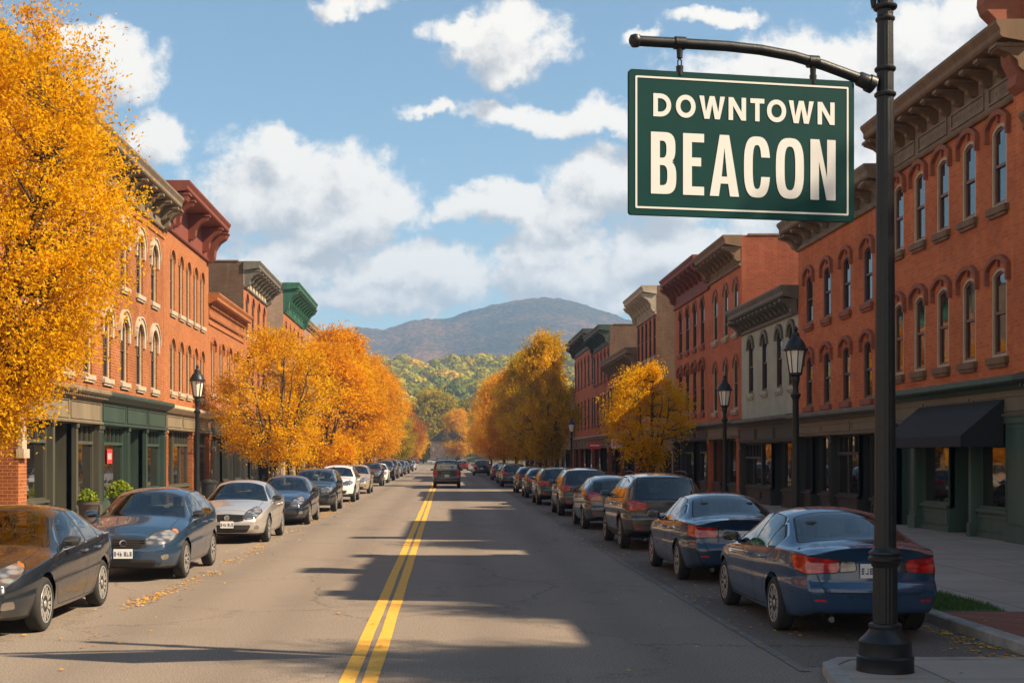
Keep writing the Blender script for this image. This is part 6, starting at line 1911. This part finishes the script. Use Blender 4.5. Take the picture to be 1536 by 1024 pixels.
# ------------------------------------------------------------------ big post with the hanging sign
PX_, PY_ = 4.11, 12.46
Z_PAD = .10
K_ = PY_ / F_PX
def zpx(py): return HCAM + (VPY - py) * K_
post = thing('sign_post', 'tall fluted black iron post with heavy base carrying the hanging green town sign', 'post', (PX_, PY_, Z_PAD))
def lat(name, prof, parent, n=32, flute=None, mat=None):
    m = MB(); m.lathe([(r * K_, zpx(y) - Z_PAD) for y, r in prof], n, (0, 0, 0), 'z', 0, flute)
    return m.build(name, mat or M['black_iron'], parent)
lat('base', [(1009, 42), (1006, 42.3), (1002, 41.5), (985.5, 41.2), (984, 42.2), (982.5, 41), (981, 38.8), (963, 37.6), (961, 38.2), (959, 37), (955, 33), (950, 28), (945, 24.5), (942, 23.2), (940, 23.8), (937, 24.2), (934.5, 23.4), (933, 20)], post, 40)
def fl(h, t): return 1 - .055 * (0.5 + 0.5 * math.cos(18 * t)) ** 2
lat('lower_shaft', [(933.5, 18.2), (920, 18.0), (880, 17.9), (850, 17.9), (849, 17.9)], post, 108, fl)
lat('collar', [(850, 18.5), (848, 20), (845, 20.5), (842, 22), (840, 24.5), (836, 24.8), (834, 22.5), (832, 21.5), (830, 24.2), (827, 23.5), (824, 19), (821, 16.5), (819, 15.9)], post, 36)
lat('shaft', [(820, 15.9), (600, 14.8), (400, 13.8), (250, 13.0), (145, 12.4), (12, 11.6), (-90, 11.2)], post, 108, lambda h, t: 1 - .04 * (0.5 + 0.5 * math.cos(14 * t)) ** 2)
for y, r in ((142, 15.9), (104, 15.6), (29, 14.2), (11, 17.5)):
    m = MB(); m.lathe([(11.5 * K_, -.03), ((r - 1.5) * K_, -.022), (r * K_, -.01), (r * K_, .008), ((r - 2) * K_, .02), (11.5 * K_, .03)], 32); m.build('ring', M['black_iron'], post, (0, 0, zpx(y) - Z_PAD))
lat('finial', [(-88, 11), (-92, 16), (-98, 16), (-102, 10), (-112, 12), (-124, 13), (-136, 9), (-146, 2), (-150, .1)], post, 24)
m = MB()   # small side bracket seen at the top left of the post
m.tube([(-.07, 0, zpx(8) - Z_PAD), (-.105, 0, zpx(10) - Z_PAD), (-.11, 0, zpx(2) - Z_PAD), (-.09, 0, zpx(-14) - Z_PAD)], [.02, .03, .03, .018], 10)
m.build('bracket', M['black_iron'], post)
# arm in a vertical plane turned slightly towards the viewer
AD = Vector((-.9826, -.186, 0))
def armp(px, py):
    a = (px - VPX) / F_PX
    s = (PX_ - a * PY_) / (.9826 - a * .186)
    p = Vector((PX_, PY_, 0)) + AD * s
    return Vector((p.x - PX_, p.y - PY_, HCAM + (VPY - py) / F_PX * p.y - Z_PAD))
ctrl = [(1312, 129), (1296, 121), (1270, 111), (1235, 98), (1190, 84.5), (1140, 75), (1090, 69.5), (1040, 66.5), (1000, 64), (955, 61.5)]
m = MB(); m.tube([armp(*c) for c in ctrl], [8.4 * K_, 8.2 * K_] + [7.6 * K_] * 8, 14)
m.lathe([(.001, -.062), (.035, -.055), (.058, -.02), (.060, .01), (.045, .045), (.001, .062)], 18, tuple(armp(953, 61)), 'z')
arm = m.build('arm', M['black_iron'], post)
m = MB()
j0, j1 = armp(1310, 128), armp(1286, 117)
m.tube([j0, j0.lerp(j1, .35), j0.lerp(j1, .36), j1.lerp(j0, .1), j1], [.082, .082, .07, .066, .054], 16)
m.build('socket', M['black_iron'], arm)

# sign: board in the same plane
sl = Vector((PX_, PY_, 0)) + AD * ((PX_ - armp(0, 0).x * 0 - 0) * 0)
def ray_s(px):
    a = (px - VPX) / F_PX
    return (PX_ - a * PY_) / (.9826 - a * .186)
s0, s1 = ray_s(1279.5), ray_s(942.5)
pR = Vector((PX_, PY_, 0)) + AD * s0; pL = Vector((PX_, PY_, 0)) + AD * s1
SWd = (pL - pR).length
zT = HCAM + (VPY - 121.5) / F_PX * pR.y; zB = HCAM + (VPY - 331) / F_PX * pR.y
zT2 = HCAM + (VPY - 106) / F_PX * pL.y; zB2 = HCAM + (VPY - 325) / F_PX * pL.y
zT = (zT + zT2) / 2; zB = (zB + zB2) / 2
SHt = zT - zB
sign = thing('hanging_sign', 'dark green hanging sign with white border and large white lettering', 'sign', ((pL.x + pR.x) / 2, (pL.y + pR.y) / 2, (zT + zB) / 2), math.atan2(-AD.y, -AD.x))
def rrect(w, h, r, n=5):
    p = []
    for cx, cy, a0 in ((w / 2 - r, -h / 2 + r, -90), (w / 2 - r, h / 2 - r, 0), (-w / 2 + r, h / 2 - r, 90), (-w / 2 + r, -h / 2 + r, 180)):
        for k in range(n + 1):
            a = R(a0 + 90 * k / n); p.append((cx + r * math.cos(a), cy + r * math.sin(a)))
    return p
m = MB()
m.prism(rrect(SWd, SHt, .03), -.022, .022)
m.build('board', M['sign_green'], sign)
def flat_loops(mb, loops, y0, y1, mi=0):
    ls = [[Vector((p[0], p[1], 0)) for p in lp] for lp in loops]
    flat = [p for lp in loops for p in lp]
    tri = tessellate_polygon(ls)
    mb.add([(p[0], y0, p[1]) for p in flat], [tuple(t) for t in tri], mi)
    for lp in loops:
        n = len(lp)
        mb.add([(p[0], y0, p[1]) for p in lp] + [(p[0], y1, p[1]) for p in lp], [(i, (i + 1) % n, n + (i + 1) % n, n + i) for i in range(n)], mi)
m = MB()
i_ = .058
flat_loops(m, [rrect(SWd - 2 * i_, SHt - 2 * i_, .012), rrect(SWd - 2 * i_ - .034, SHt - 2 * i_ - .034, .008)], -.026, -.021)
m.build('border', M['sign_white'], sign)

# lettering
def ell(cx, cy, rx, ry, p=2.0, n=36, a0=0, a1=360):
    out = []
    for k in range(n + (0 if a1 - a0 == 360 else 1)):
        a = R(a0 + (a1 - a0) * k / n); c_, s_ = math.cos(a), math.sin(a)
        out.append((cx + rx * math.copysign(abs(c_) ** (2 / p), c_), cy + ry * math.copysign(abs(s_) ** (2 / p), s_)))
    return out
def glyph(ch, w, h, t, p, th=None):
    """letter in a w x h box, vertical stems t wide, horizontal bars th high; p is the squareness of bowls"""
    th = th or t
    if ch == 'O':
        return [ell(w / 2, h / 2, w / 2, h / 2, p), ell(w / 2, h / 2, w / 2 - t, h / 2 - th, p)]
    if ch == 'D':
        def dl(i, j):
            rx = w * .62 - i; ry = h / 2 - j
            return [(i, j)] + [(w - w * .62 + max(rx, .001) * abs(math.cos(R(a))) ** (2 / p), h / 2 + ry * math.copysign(abs(math.sin(R(a))) ** (2 / p), math.sin(R(a)))) for a in range(-90, 91, 9)] + [(i, h - j)]
        return [dl(0, 0), dl(t, th)]
    if ch == 'T':
        return [[(0, h), (0, h - th), (w / 2 - t / 2, h - th), (w / 2 - t / 2, 0), (w / 2 + t / 2, 0), (w / 2 + t / 2, h - th), (w, h - th), (w, h)]]
    if ch == 'N':
        k = t * 1.12
        return [[(0, 0), (0, h), (t * 1.05, h), (w - t, h * .36 - 0), (w - t, h), (w, h), (w, 0), (w - t * 1.05, 0), (t, h * .64), (t, 0)]]
    if ch == 'W':
        q = t * 1.06
        return [[(0, h), (w * .22 - q * .1, 0), (w * .22 + q * .95, 0), (w / 2, h * .66), (w * .78 - q * .95, 0), (w * .78 + q * .1, 0), (w, h), (w - q, h), (w * .765 - q * .12, h * .30), (w / 2 + q * .52, h), (w / 2 - q * .52, h), (w * .235 + q * .12, h * .30), (q, h)]]
    if ch == 'E':
        return [[(0, 0), (0, h), (w, h), (w, h - th), (t, h - th), (t, h * .54 + th / 2), (w * .86, h * .54 + th / 2), (w * .86, h * .54 - th / 2), (t, h * .54 - th / 2), (t, th), (w, th), (w, 0)]]
    if ch == 'A':
        u = t * 1.03; sl_ = (w / 2 - u * .48) / h
        yb = h * .205; yt = yb + th * .82
        a = lambda y: sl_ * y
        inner_top = h * .80
        return [[(0, 0), (w / 2 - u * .52, h), (w / 2 + u * .52, h), (w, 0), (w - u, 0), (w - u - a(yb) * .86, yb), (u + a(yb) * .86, yb), (u, 0)],
                [(u + a(yt) * .86, yt), (w - u - a(yt) * .86, yt), (w / 2, inner_top)]]
    if ch == 'B':
        def bowl(x0, y0, y1, x1, i, j):
            r = min((y1 - y0) / 2 - j, (x1 - x0) * .85)
            cx = x1 - i - min(r, (x1 - x0) * .75); rx = x1 - i - cx; cy = (y0 + y1) / 2; ry = (y1 - y0) / 2 - j
            return [(cx + rx * abs(math.cos(R(a))) ** (2 / p), cy + ry * math.copysign(abs(math.sin(R(a))) ** (2 / p), math.sin(R(a)))) for a in range(-90, 91, 10)]
        ym = h * .525
        lo = bowl(t, 0, ym + th * .18, w, 0, 0); hi = bowl(t, ym - th * .18, h, w * .965, 0, 0)
        lo = [q for q in lo if q[1] <= ym]; hi = [q for q in hi if q[1] >= ym]
        outer = [(0, 0)] + lo + [(w * .90, ym)] + hi + [(0, h)]
        l2 = [(t, th)] + bowl(t, th, ym - th * .42, w - t, 0, 0) + [(t, ym - th * .42)]
        h2 = [(t, ym + th * .42)] + bowl(t, ym + th * .42, h - th, w * .965 - t, 0, 0) + [(t, h - th)]
        return [outer, l2, h2]
    if ch == 'C':
        o_ = ell(w / 2, h / 2, w / 2, h / 2, p, 72); i2 = ell(w / 2, h / 2, w / 2 - t, h / 2 - th, p, 72)
        yu, yl = h * .66, h * .34
        oo = [q for q in o_ if not (q[0] > w / 2 and yl < q[1] < yu)]
        # order counter-clockwise from upper right to lower right
        up = [q for q in o_ if q[0] >= w / 2 and q[1] >= yu]; lf = [q for q in o_ if q[0] < w / 2]; dn = [q for q in o_ if q[0] >= w / 2 and q[1] <= yl]
        up.sort(key=lambda q: q[0], reverse=True); dn.sort(key=lambda q: q[0])
        lf_ = [q for k, q in enumerate(o_) if q[0] < w / 2]
        iu = [q for q in i2 if q[0] >= w / 2 and q[1] >= yu]; il = [q for q in i2 if q[0] < w / 2]; idn = [q for q in i2 if q[0] >= w / 2 and q[1] <= yl]
        iu.sort(key=lambda q: q[0]); idn.sort(key=lambda q: q[0], reverse=True)
        lp = [(w, yu)] + up + lf_ + dn + [(w, yl), (w - t, yl)] + idn + il[::-1] + iu + [(w - t, yu)]
        return [lp]
def dedupe(lp):
    out = []
    for q in lp:
        if not out or (abs(q[0] - out[-1][0]) + abs(q[1] - out[-1][1])) > 1e-4: out.append(q)
    if abs(out[0][0] - out[-1][0]) + abs(out[0][1] - out[-1][1]) < 1e-4: out.pop()
    return out
U = SWd / 337.0      # metres per photo pixel on the board
def word(text, widths, gaps, x_px, y_bot, h_px, t_px, p, th_px=None):
    x = x_px
    for ch, w, g_ in zip(text, widths, gaps):
        m = MB()
        lp = [dedupe(l) for l in glyph(ch, w * U, h_px * U, t_px * U, p, (th_px or t_px) * U)]
        flat_loops(m, lp, -.0265, -.021)
        m.build('letter', M['sign_white'], sign, ((x - 168.5) * U, 0, y_bot * U))
        x += w + g_
# board local: x from the left edge in photo pixels, y from the centre
word('DOWNTOWN', [26, 29, 38, 26, 21, 29, 38, 26], [7, 5.5, 5.5, 6.5, 4, 4, 6, 0], 35, 36.5, 32, 6.6, 2.05)
word('BEACON', [37, 31, 43.5, 39, 42.5, 38.5], [10, 8.5, 7.5, 9, 10, 0], 31.5, -71, 86, 13.0, 2.9, 12.0)
# hangers
for px, ctop, cbot in ((1019.5, 65, 106), (1219.5, 93, 119.5)):
    a0 = armp(px, ctop); a1 = armp(px, cbot + 3)
    m = MB()
    d = .022
    m.tube([a0 - AD * 8 * K_, a0 - AD * 7.9 * K_, a0 + AD * 7.9 * K_, a0 + AD * 8 * K_], [.05, .058, .058, .05], 16)
    lo = a0 + Vector((0, 0, -.135))
    m.tube([a0 + Vector((0, 0, -.04)), lo], [.030, .026], 10)
    e = Vector((0, 0, -1))
    n_ = AD
    top = lo; bot = a1 + Vector((0, 0, .045))
    if (top - bot).z > .02:
        for s_ in (-1, 1):
            m.tube([top, top.lerp(bot, .3) + n_ * .017 * s_, top.lerp(bot, .7) + n_ * .017 * s_, bot], .007, 6)
    m.tube([bot + Vector((0, 0, .012)), a1 - Vector((0, 0, .03))], [.034, .030], 10)
    m.tube([a1, a1 - Vector((0, 0, .07))], .010, 6)
    m.build('hanger', M['black_iron'], post)

# ------------------------------------------------------------------ street lamps
def lamp_base():
    t = bpy.data.objects.new('street_lamp', None); COL.objects.link(t)
    m = MB()
    m.lathe([(.21, 0), (.21, .16), (.17, .22), (.16, .62), (.12, .70), (.085, .78), (.075, 1.0), (.065, 2.0), (.058, 3.08), (.075, 3.12), (.095, 3.15), (.095, 3.19), (.06, 3.22), (.05, 3.3), (.07, 3.42), (.085, 3.5), (.06, 3.56)], 20)
    m.build('post', M['black_iron'], t)
    g = MB()
    n = 8
    g.lathe([(.105, 3.59), (.175, 4.02), (.175, 4.03), (.10, 4.05)], n, (0, 0, 0), 'z', 0, None, False)
    g.build('glass', M['lamp_glass'], t)
    c = MB()
    c.lathe([(.07, 3.53), (.125, 3.56), (.125, 3.60), (.09, 3.60)], n, (0, 0, 0), 'z', 0, None, False)
    for k in range(n):
        a = 2 * PI * k / n
        c.tube([(.118 * math.cos(a), .118 * math.sin(a), 3.58), (.186 * math.cos(a), .186 * math.sin(a), 4.03)], .010, 5)
    c.lathe([(.20, 4.02), (.235, 4.03), (.235, 4.055), (.205, 4.07), (.19, 4.12), (.15, 4.2), (.09, 4.27), (.07, 4.30), (.075, 4.33), (.055, 4.37), (.03, 4.39), (.042, 4.42), (.045, 4.445), (.03, 4.475), (.001, 4.50)], 20)
    c.build('lantern', M['black_iron'], t)
    return t
LB = lamp_base()
LG = 'black lantern street lamps'
for i, (x, y, s, lb) in enumerate([
        (6.62, 25.2, .985, 'black street lamp with a big frosted lantern before the sage stucco building'),
        (7.75, 37.0, .94, 'black street lamp with lantern before the arched red brick building on the right'),
        (7.05, 74.5, .93, 'distant black street lamp left of the small golden tree'),
        (7.3, 103, .8, 'small far street lamp under the large dark gold trees'),
        (-7.2, 38.7, 1.03, 'black street lamp standing alone on the sunny left pavement')]):
    o = LB if i == 0 else copy_tree(LB)
    o.location = (x, y, ZG); o.scale = (s, s, s)
    tag(o, lb, 'street lamp', LG)

# ------------------------------------------------------------------ planters
def planter(x, y, s, label, seed):
    t = thing('planter', label, 'planter', (x, y, ZG), 0, 'planters before the green shopfront')
    m = MB(); m.lathe([(.20, 0), (.24, .03), (.25, .08), (.30, .5), (.34, .54), (.34, .62), (.29, .62), (.28, .56), (.01, .55)], 18); m.build('pot', M['planter'], t)
    r = np.random.RandomState(seed); n = 900
    a = r.uniform(0, 6.28, n); el = r.uniform(.1, 1.5, n); rr = r.uniform(.15, 1, n) ** .6 * .36 * s
    P = np.stack([rr * np.cos(el) * np.cos(a), rr * np.cos(el) * np.sin(a), .6 + rr * np.sin(el) * 1.2], 1)
    d1 = r.normal(0, 1, (n, 3)) + np.array([0, 0, .5]); d1 /= np.linalg.norm(d1, axis=1)[:, None]
    d2 = np.cross(d1, r.normal(0, 1, (n, 3))); d2 /= np.linalg.norm(d2, axis=1)[:, None]
    V = np.zeros((n, 4, 3)); l = .055 * s
    V[:, 0] = P - d1 * l; V[:, 1] = P + d2 * l * .5; V[:, 2] = P + d1 * l; V[:, 3] = P - d2 * l * .5
    link('plant', np_mesh('plant', V.reshape(-1, 3), 4, n, M['leaf_fresh'], r.uniform(0, 1, n)), t)
planter(-10.6, 39.6, .95, 'dark pot with a small leafy plant left of the bushier planter', 1)
planter(-10.55, 43.2, 1.35, 'dark pot with a bushy bright green plant behind the slate blue hatchback', 2)

# ------------------------------------------------------------------ small shop signs
def flat_sign(name, label, x0, x1, y, z0, z1, mats, bars, proj=None):
    t = thing(name, label, 'sign', ((x0 + x1) / 2, y, z0), 0)
    w, h = x1 - x0, z1 - z0
    m = MB(); m.box(-w / 2, w / 2, -.03, .03, 0, h); m.build('board', mats[0], t)
    b_ = MB()
    for (a, c_, d, e) in bars: b_.box(-w / 2 + a * w, -w / 2 + c_ * w, -.036, -.0305, d * h, e * h)
    b_.build('marking', mats[1], t)
    f = MB(); xe = proj
    f.tube([((-w / 2 if xe < 0 else w / 2), 0, h * .85), ((-w / 2 if xe < 0 else w / 2) + xe, 0, h * .85)], .02, 6)
    f.build('bracket', M['black_iron'], t)
flat_sign('projecting_sign', 'red and white projecting shop sign under the golden trees, left row', -9.45, -8.45, 80, 2.55, 3.55, (M['red_sign'], M['sign_white']), [(.05, .95, .05, .36), (.15, .3, .45, .9), (.4, .5, .55, .8), (.6, .9, .6, .7)], -2.14)
flat_sign('projecting_sign', 'small red projecting shop sign beside the small golden tree, right row', 9.9, 10.7, 92, 2.6, 3.1, (M['red_sign'], M['sign_white']), [(.1, .9, .4, .6)], 2.29)
flat_sign('projecting_sign', 'small white projecting shop sign behind the small golden tree, right row', 10.4, 11.1, 83.5, 2.6, 3.2, (M['sign_white'], M['red_sign']), [(.1, .3, .2, .8), (.5, .9, .4, .6)], 1.89)
t = thing('window_sign', 'small red notice in the shop window of the green shopfront', 'sign', (XL - .135, 46.6, 1.85))
m = MB(); m.box(-.006, .006, -.34, .34, 0, .5); m.build('board', M['red_sign'], t)
m = MB()
for k in range(4):
    m.box(.0065, .009, -.24 + k * .13, -.19 + k * .13, .14, .36)
m.build('marking', M['sign_white'], t)
# awning-shaded oval plaque, bins and small street things seen small
def bin_(x, y, label):
    t = thing('litter_bin', label, 'bin', (x, y, ZG))
    m = MB(); m.lathe([(.24, 0), (.26, .04), (.28, .78), (.31, .80), (.31, .86), (.2, .98), (.05, 1.0)], 18); m.build('body', M['black_iron'], t)
    m = MB(); m.lathe([(.27, .86), (.29, .87), (.29, .9), (.26, .9)], 18); m.build('rim', M['dark_trim'], t)
bin_(-10.3, 57.8, 'dark litter bin by the storefront behind the silver sedan')
